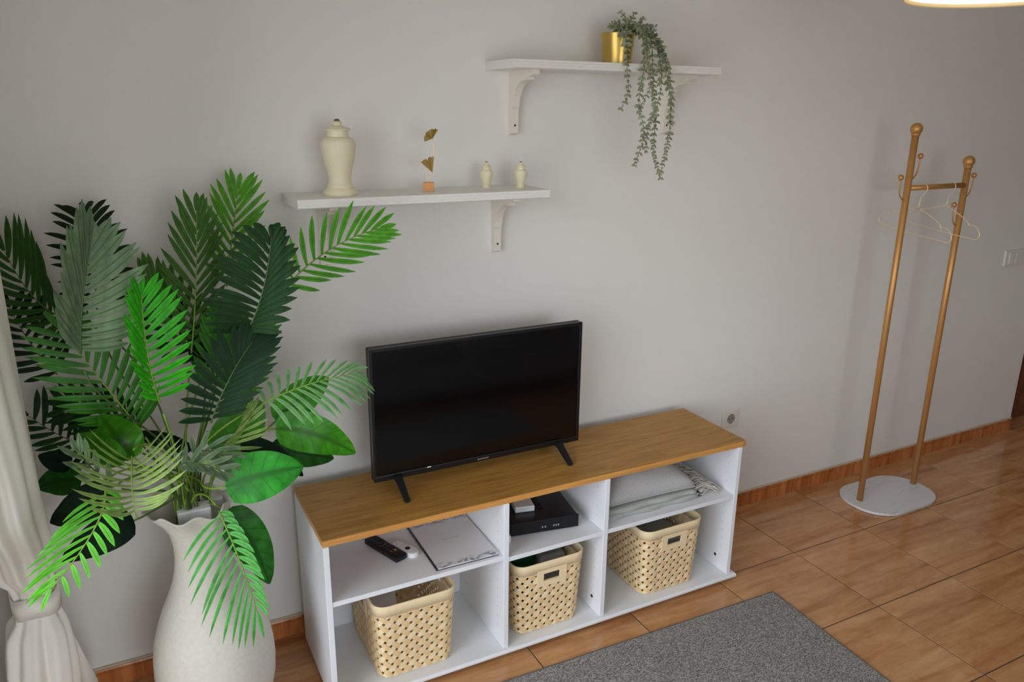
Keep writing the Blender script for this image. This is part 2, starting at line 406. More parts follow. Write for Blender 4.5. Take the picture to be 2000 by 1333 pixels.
# rounded front edge + rounded right corners top board
bm = bmesh.new()
yb, yf = YB, -.4235
outl = [(0, yf), (W_ - .02, yf)] + [(W_ - .02 + .02 * math.sin(a), yf + .02 - .02 * math.cos(a)) for a in [math.radians(x) for x in (22, 45, 67, 90)]] + [(W_, yb), (0, yb)]
plate(bm, outl, HT - .018, HT)
te = [e for e in bm.edges if all(abs(v.co.z - HT) < 1e-5 for v in e.verts) and not all(abs(v.co.y - yb) < 1e-5 for v in e.verts) and not all(abs(v.co.x) < 1e-5 for v in e.verts)]
bmesh.ops.bevel(bm, geom=te, offset=.006, segments=3, affect='EDGES', profile=.5)
for f in bm.faces:
    if f.normal.z < .8 and f.calc_center_median().y < yb - .001: f.material_index = 1
P('top_board', bm, ['oak', 'oak_edge'])['label'] = 'oak-look top board with lighter front edge'
zt = HT - .018; zb = .034
P('side_panel', B(.0, YF_, .018, .0165, YB, zt, .001, 1), 'white')
P('side_panel', B(1.4935, YF_, zb, 1.511, YB, zt, .001, 1), 'white')
P('divider', B(.5538, YF_, zb, .5718, YB, zt, .001, 1), 'white')
P('divider', B(.9247, YF_, zb, .9427, YB, zt, .001, 1), 'white')
P('back_panel', B(.0165, YB - .008, zb, 1.4935, YB, zt), 'white')
for x0, x1, z in ((.0165, .5538, .373), (.5718, .9247, .363), (.9427, 1.4935, .3646)):
    P('shelf_board', B(x0, YF_ + .002, z - .0155, x1, YB - .008, z, .001, 1), 'white')
bm = bmesh.new()
prof = [(YB, .018), (-.434, .018)] + [(-.434 - .008 * math.sin(a), .026 - .008 * math.cos(a)) for a in [math.radians(x) for x in (30, 60, 90, 120, 150)]] + [(-.434, .034), (YB, .034)]
prism(bm, prof, .0165, 1.530)
P('base_board', bm, 'white')
for x in (.1, .75, 1.42):
    for y in (-.39, -.1): P('glide_foot', lathe(bmesh.new(), [(.014, 0), (.014, .018)], 12, (x, y, 0)), 'matblack')
def pins(x, sgn):
    bm = bmesh.new()
    for y in (-.385, -.13):
        for k in range(13):
            z = .10 + k * .034
            if abs(z - .366) < .02: continue
            bmesh.ops.create_cone(bm, cap_ends=True, segments=8, radius1=.0026, radius2=.0026, depth=.0016, matrix=Matrix.Translation((x + sgn * .0002, y, z)) @ Matrix.Rotation(math.pi / 2, 4, 'Y'))
    o = P('pin_holes', bm, 'pin'); o['kind'] = 'stuff'
for x, s in ((.5538, -1), (.9247, -1), (1.4935, -1), (.5718, 1), (.9427, 1)): pins(x, s)
for x, y, z in ((.9247, -.375, .084), (1.4935, -.36, .084)):
    P('screw_cap', lathe(bmesh.new(), [(.006, -.0015), (.006, .0015)], 12), 'dark').matrix_parent_inverse = Matrix.Translation(-Vector(t.location)) @ Matrix.Translation((x, y, z)) @ Matrix.Rotation(math.pi / 2, 4, 'Y')

# ================================================================ TELEVISION
tv = thing('television', (.577, -.22, HT), 'flat black television with a thin bezel on the oak stand top', 'television')
def PT(name, bm, mt, parent, **k):
    o = obj(name, bm, mt, parent, **k)
    p = parent; loc = Vector((0, 0, 0))
    while p is not None:
        loc += Vector(p.location) if p.matrix_parent_inverse == Matrix.Identity(4) else Vector((0, 0, 0)); p = p.parent
    o.matrix_parent_inverse = Matrix.Translation(-loc); return o
x0, x1, z0, z1, yf = .212, .942, .6085, 1.0345, -.222
bm = bmesh.new(); box(bm, x0, yf + .004, z0, x1, yf + .030, z1, .004)
box(bm, x0 + .10, yf + .030, z0 + .03, x1 - .10, yf + .065, z1 - .13, .01)
PT('back_cover', bm, 'matblack', tv)
bm = bmesh.new(); bw, bb = .0105, .019
box(bm, x0, yf - .004, z0, x1, yf + .010, z0 + bb, .002); box(bm, x0, yf - .004, z1 - bw, x1, yf + .010, z1, .002)
box(bm, x0, yf - .004, z0 + bb - .002, x0 + bw, yf + .010, z1 - bw + .002, .002); box(bm, x1 - bw, yf - .004, z0 + bb - .002, x1, yf + .010, z1 - bw + .002, .002)
PT('bezel', bm, 'black', tv)
PT('screen', B(x0 + bw - .001, yf + .0005, z0 + bb - .001, x1 - bw + .001, yf + .006, z1 - bw + .001), 'screen', tv)['label'] = 'glossy black screen'
PT('badge', B(.577 - .02, yf - .0052, z0 + .0065, .577 + .02, yf - .0035, z0 + .0105, .0004, 1), 'silver', tv)['label'] = 'small silver name strip'
PT('status_sticker', B(.383, yf - .0048, z0 + .0165, .396, yf - .0035, z0 + .0195), 'lightpaper', tv)
for fx in (x0 + .073, x0 + .645):
    bm = bmesh.new()
    for sgn in (-1, 1):
        sec = []
        for (yy, zz, wd, th) in ((0.012, .052, .012, .02), (sgn * .03 + .012, .046, .011, .016), (sgn * .090 + (.012 if sgn > 0 else 0), .007, .008, .012)):
            y = yf + yy + (.0 if sgn < 0 else 0.0); z = HT + zz
            sec.append([bm.verts.new((fx + dx, y, z + dz)) for dx, dz in ((-wd, th * .4), (wd, th * .4), (wd, -th * .5), (-wd, -th * .5))])
        for a, b in zip(sec, sec[1:]):
            for i in range(4): bm.faces.new((a[i], a[(i + 1) % 4], b[(i + 1) % 4], b[i]))
        bm.faces.new(sec[-1]); bm.faces.new(sec[0][::-1])
        y = yf + sgn * .090 + (.012 if sgn > 0 else 0); box(bm, fx - .008, y - .006, HT, fx + .008, y + .006, HT + .012, .002, 1)
    bmesh.ops.recalc_face_normals(bm, faces=bm.faces[:])
    PT('stand_foot', bm, 'matblack', tv)

# ================================================================ BASKETS
def basket(cx, cy, label, handle_face=None):
    """woven bamboo crate basket, front towards -y"""
    H, z0 = .262, zb + .0005
    root = thing('woven_basket', (cx, cy, z0), label, 'basket', 'woven bamboo baskets in the lower bays')
    WB, DB, WT, DT, RC = .238, .300, .262, .325, .038
    def per(s, k):           # point on perimeter, s in metres on the reference (mid) outline, k = 0 bottom .. 1 top
        w_ = WB + (WT - WB) * k; d_ = DB + (DT - DB) * k
        segs = [(w_ - 2 * RC), RC * math.pi / 2, (d_ - 2 * RC), RC * math.pi / 2] * 2
        tot = sum(segs); u = (s % 1.0) * tot
        # start at front edge, left -> right
        x, y, ang = -w_ / 2 + RC, -d_ / 2, 0.0
        for i, L_ in enumerate(segs):
            if u <= L_ or i == 7:
                if i % 2 == 0:
                    p = Vector((x + math.cos(ang) * u, y + math.sin(ang) * u, 0)); nn = Vector((math.sin(ang), -math.cos(ang), 0)); return p, nn
                a = u / RC; c = Vector((x - math.sin(ang) * RC, y + math.cos(ang) * RC, 0))
                nn = Vector((math.sin(ang + a), -math.cos(ang + a), 0)); return c + nn * RC, nn
            u -= L_
            if i % 2 == 0: x += math.cos(ang) * L_; y += math.sin(ang) * L_
            else:
                c = Vector((x - math.sin(ang) * RC, y + math.cos(ang) * RC, 0)); ang += math.pi / 2
                nn = Vector((math.sin(ang), -math.cos(ang), 0)); c2 = c + nn * RC; x, y = c2.x, c2.y
    tot = 2 * (WB + DB) + .0 - 8 * RC + 2 * math.pi * RC + .05
    NS = 32                                     # strips per direction around
    pitch = tot / NS; hw = pitch * .228
    zlo, zhi = .004, H - .026
    slope = 1.0
    bms = [bmesh.new(), bmesh.new()]
    for dr in (1, -1):
        bm = bms[0 if dr > 0 else 1]
        for k in range(NS):
            n = int((zhi - zlo) / (pitch * .33)) ; prev = None
            for q in range(n * 2 + 1):
                z = zlo + (zhi - zlo) * q / (n * 2)
                sc_ = (k * pitch + dr * z * slope) / tot
                # over / under at each crossing: phase counts crossings
                ph = (z * 2 * slope / pitch) + .0
                off = .0011 * math.cos(math.pi * ph + (0 if dr > 0 else math.pi))
                row = []
                for e in (-1, 1):
                    s_ = sc_ + e * hw * .7071 / tot * 1.0; zz = z - dr * e * hw * .7071
                    zz = min(max(zz, 0.0), H - .02)
                    p, nn = per(s_, zz / H); row.append((p + nn * off + Vector((0, 0, zz)), nn))
                pm = (row[0][0] + row[1][0]) * .5
                if H - .078 < pm.z < H - .036 and any((f_ in ('front', 'back') and abs(pm.x) < .037 and (pm.y < 0) == (f_ == 'front') and abs(pm.y) > .1) or (f_ in ('left', 'right') and abs(pm.y) < .037 and (pm.x < 0) == (f_ == 'left') and abs(pm.x) > .08) for f_ in handle_face):
                    prev = None; continue
                vs = [bm.verts.new(row[0][0] + row[0][1] * .0007), bm.verts.new(row[1][0] + row[1][1] * .0007), bm.verts.new(row[1][0] - row[1][1] * .0007), bm.verts.new(row[0][0] - row[0][1] * .0007)]
                if prev:
                    for i in range(4): bm.faces.new((prev[i], prev[(i + 1) % 4], vs[(i + 1) % 4], vs[i]))
                prev = vs
    for bm, mt in zip(bms, ('bamboo', 'bamboo_dark')):
        bmesh.ops.recalc_face_normals(bm, faces=bm.faces[:])
        obj('woven_strips', bm, mt, root)['kind'] = 'stuff'
    # rim band
    bm = bmesh.new(); n = 96; zr0, zr1 = H - .036, H
    hole = (-.030, .030, H - .052, H - .028)
    rings = []
    for z, o in ((zr0, .0030), (zr1 - .003, .0034), (zr1, .0015), (zr1, -.0015), (zr1 - .003, -.0034), (zr0, -.0030)):
        ring = []
        for i in range(n):
            p, nn = per(i / n, z / H); ring.append(bm.verts.new(p + nn * o + Vector((0, 0, z))))
        rings.append(ring)
    rings.append(rings[0])
    for a, b in zip(rings, rings[1:]):
        for i in range(n): bm.faces.new((a[i], a[(i + 1) % n], b[(i + 1) % n], b[i]))
    bmesh.ops.recalc_face_normals(bm, faces=bm.faces[:])
    obj('rim_band', bm, 'bamboo_rim', root, smooth=True)
    # handle plates (front and back short sides or left and right sides)
    def hplate(face):
        bm = bmesh.new(); hw_, hh = .056, .030
        za, zb_ = H - .092, H - .030; ha, hb = H - .072, H - .044
        def pt(u, z, o):
            k = z / H; w_ = WB + (WT - WB) * k; d_ = DB + (DT - DB) * k
            if face == 'front': return (u, -d_ / 2 - o, z)
            if face == 'left': return (-w_ / 2 - o, u, z)
            if face == 'right': return (w_ / 2 + o, u, z)
            return (u, d_ / 2 + o, z)
        us = [-hw_, -.031, .031, hw_]; zs = [za, ha, hb, zb_]
        F_, K_ = {}, {}
        for i, u in enumerate(us):
            for j, z in enumerate(zs): F_[i, j] = bm.verts.new(pt(u, z, .0034)); K_[i, j] = bm.verts.new(pt(u, z, -.003))
        for i in range(3):
            for j in range(3):
                if (i, j) == (1, 1): continue
                bm.faces.new((F_[i, j], F_[i + 1, j], F_[i + 1, j + 1], F_[i, j + 1])); bm.faces.new((K_[i, j], K_[i, j + 1], K_[i + 1, j + 1], K_[i + 1, j]))
        def rim(a): 
            for (p, q) in zip(a, a[1:] + a[:1]): bm.faces.new((F_[p], F_[q], K_[q], K_[p]))
        rim([(0, 0), (1, 0), (2, 0), (3, 0), (3, 1), (3, 2), (3, 3), (2, 3), (1, 3), (0, 3), (0, 2), (0, 1)]); rim([(1, 1), (2, 1), (2, 2), (1, 2)])
        bmesh.ops.recalc_face_normals(bm, faces=bm.faces[:])
        return bm
    for fc in handle_face: obj('handle_plate', hplate(fc), 'bamboo_rim', root)
    # base
    bm = bmesh.new(); plate(bm, rrect(-WB / 2 + .002, -DB / 2 + .002, WB / 2 - .002, DB / 2 - .002, RC), 0.0, .004)
    obj('basket_base', bm, 'bamboo', root)
    return root
def cut_strips(o_root, face):
    pass
bk1 = basket(.275, -.2435, 'woven bamboo basket with plain front under the two remote controls', ('left', 'right'))
bk2 = basket(.742, -.2435, 'woven bamboo basket in the narrow middle bay below the black box', ('front', 'back'))
bk3 = basket(1.243, -.250, 'woven bamboo basket below the folded blanket and cushion', ('front', 'back'))
# what lies in the baskets
c = thing('paper_folder', (.235, -.21, zb + .006), 'white folder standing inside the basket under the remote controls', 'folder')
o = obj('cover', B(-.05, -.004, 0, .05, .004, .222, .001, 1), 'plastic_grey', c); o2 = obj('sheet', B(-.046, -.009, .002, .046, -.005, .215), 'white', c); c.rotation_euler = (math.radians(-8), 0, .3)
c = thing('green_bag', (.685, -.27, zb + .008), 'dark green cloth bag in the middle bay basket', 'bag')
MT['bag'] = fabric('dark_green_cloth', (24, 84, 48)); MT['clear'] = mat('clear_grey_plastic', (150, 150, 146), .2)
bm = bmesh.new(); box(bm, -.045, -.05, 0, .05, .08, .235, .03, 4); bmesh.ops.subdivide_edges(bm, edges=bm.edges[:], cuts=1)
for v_ in bm.verts: v_.co += Vector((random.uniform(-.004, .004), random.uniform(-.004, .004), 0))
obj('bag_body', bm, 'bag', c, smooth=True)
c = thing('cable_coil', (.79, -.255, zb + .006), 'coil of black cable on a grey packet in the middle bay basket', 'cable')
obj('packet', B(-.045, -.07, 0, .055, .08, .215, .012, 3), 'clear', c)
bm = bmesh.new()
for k in range(4):
    tube(bm, [(.042 * math.cos(a) * (1 - .1 * k), .05 * math.sin(a) + .004 * k, .219 + .004 * k + .004 * math.sin(a * 3 + k)) for a in [2 * math.pi * i / 22 for i in range(21)]], .0022, 6)
obj('cable_loops', bm, 'black', c, smooth=True)['kind'] = 'stuff'
c = thing('plastic_packet', (1.235, -.26, zb + .006), 'clear grey plastic packet lying in the basket below the blanket', 'packet')
bm = bmesh.new(); box(bm, -.09, -.11, 0, .095, .12, .185, .02, 3); bmesh.ops.subdivide_edges(bm, edges=bm.edges[:], cuts=2)
for v_ in bm.verts: v_.co.z += random.uniform(-.006, .006) if v_.co.z > .1 else 0
obj('packet_body', bm, 'clear', c)

# ================================================================ THINGS ON THE STAND SHELVES
def oriented(c, ax, label, name, cat, z):
    a = math.atan2(ax[1], ax[0]); return thing(name, (c[0], c[1], z), label, cat, rz=a)
zs = .3732
r = oriented((.2345, -.2345), (.051, -.144), 'long black remote control with small buttons beside the white remote', 'remote_control', 'remote', zs)
L2, W2 = .082, .0225
obj('remote_body', B(-L2, -W2, 0, L2, W2, .020, .006, 3), 'black', r, smooth=False)
bm = bmesh.new()
for i in range(11):
    for j in range(3):
        if i in (3, 4): continue
        box(bm, -L2 + .014 + i * .0135, -.013 + j * .0115 - .003, .0195, -L2 + .014 + i * .0135 + .006, -.013 + j * .0115 + .003, .0212)
obj('buttons', bm, 'matblack', r)['kind'] = 'stuff'
obj('navigation_ring', lathe(bmesh.new(), [(.016, .019), (.016, .0214), (.008, .0214), (.008, .0195)], 20, (-.028, 0, 0)), 'matblack', r)
MT['red'] = mat('coloured_button', (176, 60, 40), .5); MT['yel'] = mat('yellow_button', (206, 180, 60), .5)
obj('red_button', B(.040, -.013, .0195, .046, -.007, .0216), 'red', r); obj('yellow_button', B(.040, .002, .0195, .046, .008, .0216), 'yel', r)
r = oriented((.289, -.262), (.040, -.088), 'short white remote control with one dark round button', 'remote_control', 'remote', zs)
bm = bmesh.new(); plate(bm, rrect(-.052, -.019, .052, .019, .0185, 8), 0, .015, bev=.005); obj('remote_body', bm, 'white', r, auto=50)
obj('round_button', lathe(bmesh.new(), [(.0085, .0146), (.0085, .0158), (.001, .0162)], 18, (.012, 0, 0)), 'dark', r)
bm = bmesh.new()
for i in range(3):
    for j in (-.008, .008): lathe(bm, [(.0035, .0146), (.0035, .0157), (.0005, .016)], 10, (-.038 + i * .015, j, 0))
obj('buttons', bm, 'plastic_grey', r)['kind'] = 'stuff'
# brochure
br = oriented((.4425, -.272), (1, -.02), 'silver-grey brochure with leafy printed borders and black spine', 'brochure', 'brochure', zs)
m = MT['print'] = mat('printed_cover', (208, 209, 212), .35)
N, L, b = nodes(m)
tc = N.new('ShaderNodeTexCoord'); sp = N.new('ShaderNodeSeparateXYZ'); L.new(tc.outputs['Object'], sp.inputs[0])
ab = N.new('ShaderNodeMath'); ab.operation = 'ABSOLUTE'; L.new(sp.outputs[1], ab.inputs[0])
nz = noise(m, coords(m, (1, 1.3, 1)), 42, 3, .6, .8); nzl = noise(m, coords(m), 16, 2)
mm = N.new('ShaderNodeMath'); mm.operation = 'MULTIPLY_ADD'; L.new(nzl, mm.inputs[0]); mm.inputs[1].default_value = .05; L.new(ab.outputs[0], mm.inputs[2])
st = N.new('ShaderNodeMapRange'); L.new(mm.outputs[0], st.inputs[0]); st.inputs[1].default_value = .132; st.inputs[2].default_value = .148
mu = N.new('ShaderNodeMath'); mu.operation = 'MULTIPLY'; L.new(st.outputs[0], mu.inputs[0])
rr = N.new('ShaderNodeMapRange'); L.new(nz, rr.inputs[0]); rr.inputs[1].default_value = .48; rr.inputs[2].default_value = .56; L.new(rr.outputs[0], mu.inputs[1])
ca = N.new('ShaderNodeRGB'); ca.outputs[0].default_value = lin((212, 213, 216)); cb = N.new('ShaderNodeRGB'); cb.outputs[0].default_value = lin((128, 138, 148))
base(m, mix(m, ca.outputs[0], cb.outputs[0], mu.outputs[0]))
obj('back_cover', B(-.103, -.139, 0, .103, .139, .0012), 'black', br); obj('pages', B(-.098, -.136, .0012, .102, .137, .0046), 'white', br)
obj('front_cover', B(-.0985, -.1375, .0046, .1025, .1375, .0056), 'print', br); obj('spine', B(-.104, -.139, 0, -.099, .139, .0062, .0008, 1), 'black', br)
bm = bmesh.new()
for k in range(12):
    if k == 5: continue
    box(bm, -.030 + k * .0052, .010 + random.uniform(-.0006, 0), .0056, -.030 + k * .0052 + .0034, .0135 + random.uniform(0, .0008), .0058)
MT['faint'] = mat('faint_print', (168, 168, 172), .5)
obj('title_line', bm, 'faint', br)['kind'] = 'stuff'
# set top box + small white box + adapter
zs = .3632
a = math.atan2(-.3608 + .3178, .8821 - .6477)
sb = thing('media_recorder', (.765, -.245, zs), 'flat black media recorder with front sockets in the middle bay', 'recorder', rz=a * .9)
obj('casing', B(-.118, -.095, .004, .118, .105, .046, .003), 'black', sb)
obj('front_panel', B(-.119, -.100, .003, .119, -.094, .048, .002), 'matblack', sb)
bm = bmesh.new()
for x in (-.012, -.002, .028, .036, .044): box(bm, x, -.1008, .018, x + .004, -.0995, .024)
obj('front_sockets', bm, 'faint', sb)['kind'] = 'stuff'
obj('top_ridge', B(-.0, -.02, .046, .02, .09, .050, .002), 'matblack', sb)
for x, y in ((-.1, -.08), (.1, -.08), (-.1, .09), (.1, .09)): obj('rubber_foot', lathe(bmesh.new(), [(.008, 0), (.008, .004)], 12, (x, y, 0)), 'matblack', sb)
wb = thing('white_box', (.722, -.222, zs + .0465), 'small white-grey box lying on the black recorder', 'box', rz=-.22)
obj('box_body', B(-.034, -.05, 0, .034, .055, .021, .004, 3), 'plastic_grey', wb); obj('front_strip', B(-.030, -.0512, .004, .030, -.0495, .017), 'white', wb)
ad = thing('power_adapter', (.604, -.330, zs), 'small white plug adapter at the left end of the middle bay', 'adapter')
obj('adapter_body', B(-.020, -.022, 0, .014, .026, .026, .004, 3), 'white', ad); obj('cable', tube(bmesh.new(), catmull([(-.003, .026, .01), (.0, .07, .006), (.01, .15, .004), (.012, .22, .02)], 6), .002, 6), 'white', ad, smooth=True)
# blanket
zs = .3648
bl = thing('folded_blanket', (1.20, -.24, zs), 'sage-grey folded blanket with a knotted fringe under the cushion', 'blanket')
bm = bmesh.new()
def slab(bm, x0, y0, x1, y1, z0, z1, amp, nx=26, ny=14, seed=0):
    rnd = random.Random(seed); top, bot = {}, {}
    for i in range(nx + 1):
        for j in range(ny + 1):
            u, v = i / nx, j / ny; x, y = x0 + (x1 - x0) * u, y0 + (y1 - y0) * v
            ed = min(u, 1 - u) * (x1 - x0); ev = min(v, 1 - v) * (y1 - y0); e = min(1, min(ed, ev) / .014); rd = math.sqrt(max(0, 1 - (1 - e) ** 2))
            h = (z0 + z1) / 2 + (z1 - z0) / 2 * rd + amp * math.sin(x * 31 + seed) * math.sin(y * 23 + x * 9) * rd
            wob = .004 * math.sin(x * 40 + seed); top[i, j] = bm.verts.new((x, y + wob * (1 - v), h)); 
            if i in (0, nx) or j in (0, ny): bot[i, j] = top[i, j]
            else: bot[i, j] = bm.verts.new((x, y + wob * (1 - v), (z0 + z1) / 2 - (z1 - z0) / 2 * rd))
    for i in range(nx):
        for j in range(ny):
            bm.faces.new((top[i, j], top[i + 1, j], top[i + 1, j + 1], top[i, j + 1]))
            try: bm.faces.new((bot[i, j], bot[i, j + 1], bot[i + 1, j + 1], bot[i + 1, j]))
            except ValueError: pass
slab(bm, -.252, -.152, .175, .14, 0, .016, .001, seed=1)
obj('lower_fold', bm, 'blanket', bl, smooth=True)
bm = bmesh.new(); slab(bm, -.248, -.147, .165, .14, .015, .033, .0015, seed=4); obj('upper_fold', bm, 'blanket', bl, smooth=True)
bm = bmesh.new(); rnd = random.Random(3)
for k in range(150):
    y = -.135 + .265 * rnd.random(); z = rnd.uniform(.006, .03); L_ = rnd.uniform(.07, .114)
    p = [(.160, y, z), (.18 + .02 * rnd.random(), y + rnd.uniform(-.01, .01), z + rnd.uniform(.0, .024)), (.165 + L_ * .75, y + rnd.uniform(-.025, .015), max(.004, z * .6 + rnd.uniform(0, .02))), (.17 + L_, y + rnd.uniform(-.035, .015), .0045)]
    tube(bm, catmull(p, 3), .0026, 5, .0016)
obj('fringe', bm, 'fringe', bl, smooth=True)['kind'] = 'stuff'
# cushion
cu = thing('grey_cushion', (1.17, -.245, zs + .033), 'plain light grey cushion squashed on top of the folded blanket', 'cushion', rz=-.03)
bm = bmesh.new(); n = 22; top, bot = {}, {}
for i in range(n + 1):
    for j in range(n + 1):
        u, v = i / n * 2 - 1, j / n * 2 - 1
        k = (1 - abs(u) ** 2.6) * (1 - abs(v) ** 2.6); k = max(0, k) ** .55
        pin = 1 - .06 * (1 - u * u) * abs(v) - 0
        x = u * .190 * (1 - .05 * (1 - v * v)); y = v * .135 * (1 - .04 * (1 - u * u))
        wr = .004 * math.sin(5 * u + 4 * v) * k + .003 * math.sin(9 * v - 3 * u) * k
        top[i, j] = bm.verts.new((x, y, .018 + .095 * k * (1 - .12 * u) + wr))
        bot[i, j] = top[i, j] if (i in (0, n) or j in (0, n)) else bm.verts.new((x, y, .018 - .0175 * k))
for i in range(n):
    for j in range(n):
        bm.faces.new((top[i, j], top[i + 1, j], top[i + 1, j + 1], top[i, j + 1])); bm.faces.new((bot[i, j], bot[i, j + 1], bot[i + 1, j + 1], bot[i + 1, j]))
obj('cushion_cover', bm, 'cushion', cu, smooth=True)
loop = [(u * .190 * (1 - .05 * (1 - v * v)), v * .135 * (1 - .04 * (1 - u * u)), .018) for u, v in [(-1 + 2 * i / 20, -1) for i in range(20)] + [(1, -1 + 2 * i / 20) for i in range(20)] + [(1 - 2 * i / 20, 1) for i in range(20)] + [(-1, 1 - 2 * i / 20) for i in range(21)]]
obj('seam_piping', tube(bmesh.new(), loop, .0022, 6), 'cushion', cu, smooth=True)

# ================================================================ WALL SHELVES
def wall_shelf(x0, x1, z, dpt, bx, label):
    s = thing('wall_shelf', ((x0 + x1) / 2, 0, z), label, 'shelf', 'white bracketed wall shelves')
    hw = (x1 - x0) / 2; th = .0255
    bm = bmesh.new()
    prof = [(0, -th), (-dpt + .004, -th), (-dpt, -th + .003), (-dpt, -.0165), (-dpt + .0022, -.015), (-dpt + .0022, -.0135), (-dpt + .0008, -.012), (-dpt + .0008, -.0085), (-dpt + .003, -.007), (-dpt + .003, -.0055), (-dpt + .002, -.004), (-dpt + .002, -.001), (-dpt + .004, 0), (0, 0)]
    prism(bm, prof, -hw, hw); obj('shelf_board', bm, 'shelf', s)
    for b_ in bx:
        bc = b_ - (x0 + x1) / 2; bw = .0125
        bm = bmesh.new()
        # side profile (y, z): wall leg, curved brace, top arm
        D, Hh = .158, .195
        pr = [(0, -th), (0, -th - Hh), (-.004, -th - Hh), (-.022, -th - Hh + .006), (-.024, -th - .115)]
        for k in range(9):
            a = math.radians(90 * k / 8); pr.append((-.028 - .086 * (1 - math.cos(a)), -th - .108 + .080 * math.sin(a)))
        pr += [(-.122, -th - .028), (-.126, -th - .020), (-D + .012, -th - .018), (-D, -th - .012), (-D, -th)]
        prism(bm, pr[::-1], bc - bw, bc + bw)
        obj('bracket', bm, 'bracket', s)
        k = obj('screw', lathe(bmesh.new(), [(.0032, -.001), (.0032, .0012)], 10), 'dark', s[0] if isinstance(s, tuple) else s)
        k.location = (bc, -.0235, -th - Hh + .03); k.rotation_euler = (math.radians(90), 0, 0)
    return s
wall_shelf(.043, .8168, 1.469, .208, (.152, .7265), 'white wall shelf holding the cream urns, hung lower on the left')
wall_shelf(.6905, 1.4666, 1.8475, .206, (.787, 1.395), 'white wall shelf holding the gold pot, hung higher on the right')

# urns
def urn(name, x, y, z, prof, lidprof, tipz, tr, label, cat, group=None, n=36):
    u = thing(name, (x, y, z), label, cat, group)
    obj('urn_body', lathe(bmesh.new(), prof, n), 'cream', u, auto=40); obj('lid', lathe(bmesh.new(), lidprof, n), 'cream', u, auto=40)
    bm = bmesh.new(); ball(bm, (0, 0, tipz), tr, 12, 8)
    for v_ in bm.verts: v_.co.z = tipz + (v_.co.z - tipz) * .6
    obj('lid_knob_tip', bm, 'tip', u, smooth=True)['label'] = 'dark worn knob tip'; return u
big = [(.046, 0), (.0485, .004), (.048, .010), (.042, .017), (.036, .022), (.0365, .027), (.033, .032), (.030, .042), (.033, .060), (.039, .085), (.045, .110), (.0485, .130), (.0485, .143), (.044, .153), (.034, .158), (.030, .160), (.030, .176)]
lid = [(.030, .176), (.036, .177), (.0365, .180), (.030, .184), (.018, .188), (.0125, .191), (.014, .196), (.010, .201), (.002, .203)]
urn('lidded_urn', .184, -.118, 1.469, big, lid, .2025, .0085, 'large cream lidded urn standing at the left end of the lower shelf', 'urn')
sm = [(.0135, 0), (.0145, .003), (.0125, .008), (.0135, .018), (.018, .032), (.0205, .042), (.0205, .048), (.017, .055), (.013, .057), (.013, .062)]
sl = [(.013, .062), (.0145, .063), (.014, .066), (.009, .071), (.006, .073), (.007, .077), (.001, .080)]
urn('lidded_urn', .6565, -.085, 1.469, sm, sl, .0795, .0035, 'tiny cream lidded urn nearest the gold leaf ornament', 'urn', 'tiny cream urns', 24)
urn('lidded_urn', .7625, -.113, 1.469, sm, sl, .0795, .0035, 'tiny cream lidded urn nearest the right end of the lower shelf', 'urn', 'tiny cream urns', 24)
# gold leaf ornament
g = thing('leaf_ornament', (.455, -.105, 1.469), 'gold ginkgo leaf ornament on a small beech block', 'ornament', rz=-.35)
obj('wooden_block', B(-.0165, -.0165, 0, .0165, .0165, .0255, .001, 1), 'block', g)
def fan(bm, c, a0, a1, R, tilt, yaw):
    rot = Matrix.Rotation(yaw, 3, 'Z') @ Matrix.Rotation(tilt, 3, 'X')
    rows = []
    for s_ in (.0006, -.0006):
        ctr = bm.verts.new(Vector(c) + rot @ Vector((0, s_, 0))); arc = []
        for k in range(13):
            a = math.radians(a0 + (a1 - a0) * k / 12); r_ = R * (1 - (.18 if k == 6 else 0) + .03 * math.sin(k * 2.2))
            arc.append(bm.verts.new(Vector(c) + rot @ Vector((r_ * math.cos(a), s_ + .002 * math.sin(k * .6), r_ * math.sin(a)))))
        rows.append((ctr, arc))
        for p, q in zip(arc, arc[1:]): bm.faces.new((ctr, p, q))
    (c0, a_), (c1, b_) = rows
    for i in range(12): bm.faces.new((a_[i], a_[i + 1], b_[i + 1], b_[i]))
    bm.faces.new((c0, a_[0], b_[0], c1)); bm.faces.new((c0, c1, b_[-1], a_[-1]))
    bmesh.ops.recalc_face_normals(bm, faces=bm.faces[:])
obj('wire_stem', tube(bmesh.new(), catmull([(0, 0, .0255), (-.006, .002, .045), (-.004, .002, .068), (.012, .0, .095), (.018, -.002, .125), (.014, -.002, .152)], 6), .0011, 6), 'hanger', g, smooth=True)
obj('wire_stem', tube(bmesh.new(), catmull([(0, 0, .0255), (.005, -.002, .038), (.012, -.003, .054)], 5), .0011, 6), 'hanger', g, smooth=True)
bm = bmesh.new(); fan(bm, (.012, -.003, .054), 84, 138, .046, .1, .2); obj('leaf', bm, 'goldleaf', g)
bm = bmesh.new(); fan(bm, (.014, -.002, .152), 105, 200, .025, -.2, .2); obj('leaf', bm, 'goldleaf', g)
bm = bmesh.new(); fan(bm, (.014, -.002, .152), 60, 115, .030, .3, .6); obj('leaf', bm, 'goldleaf', g)
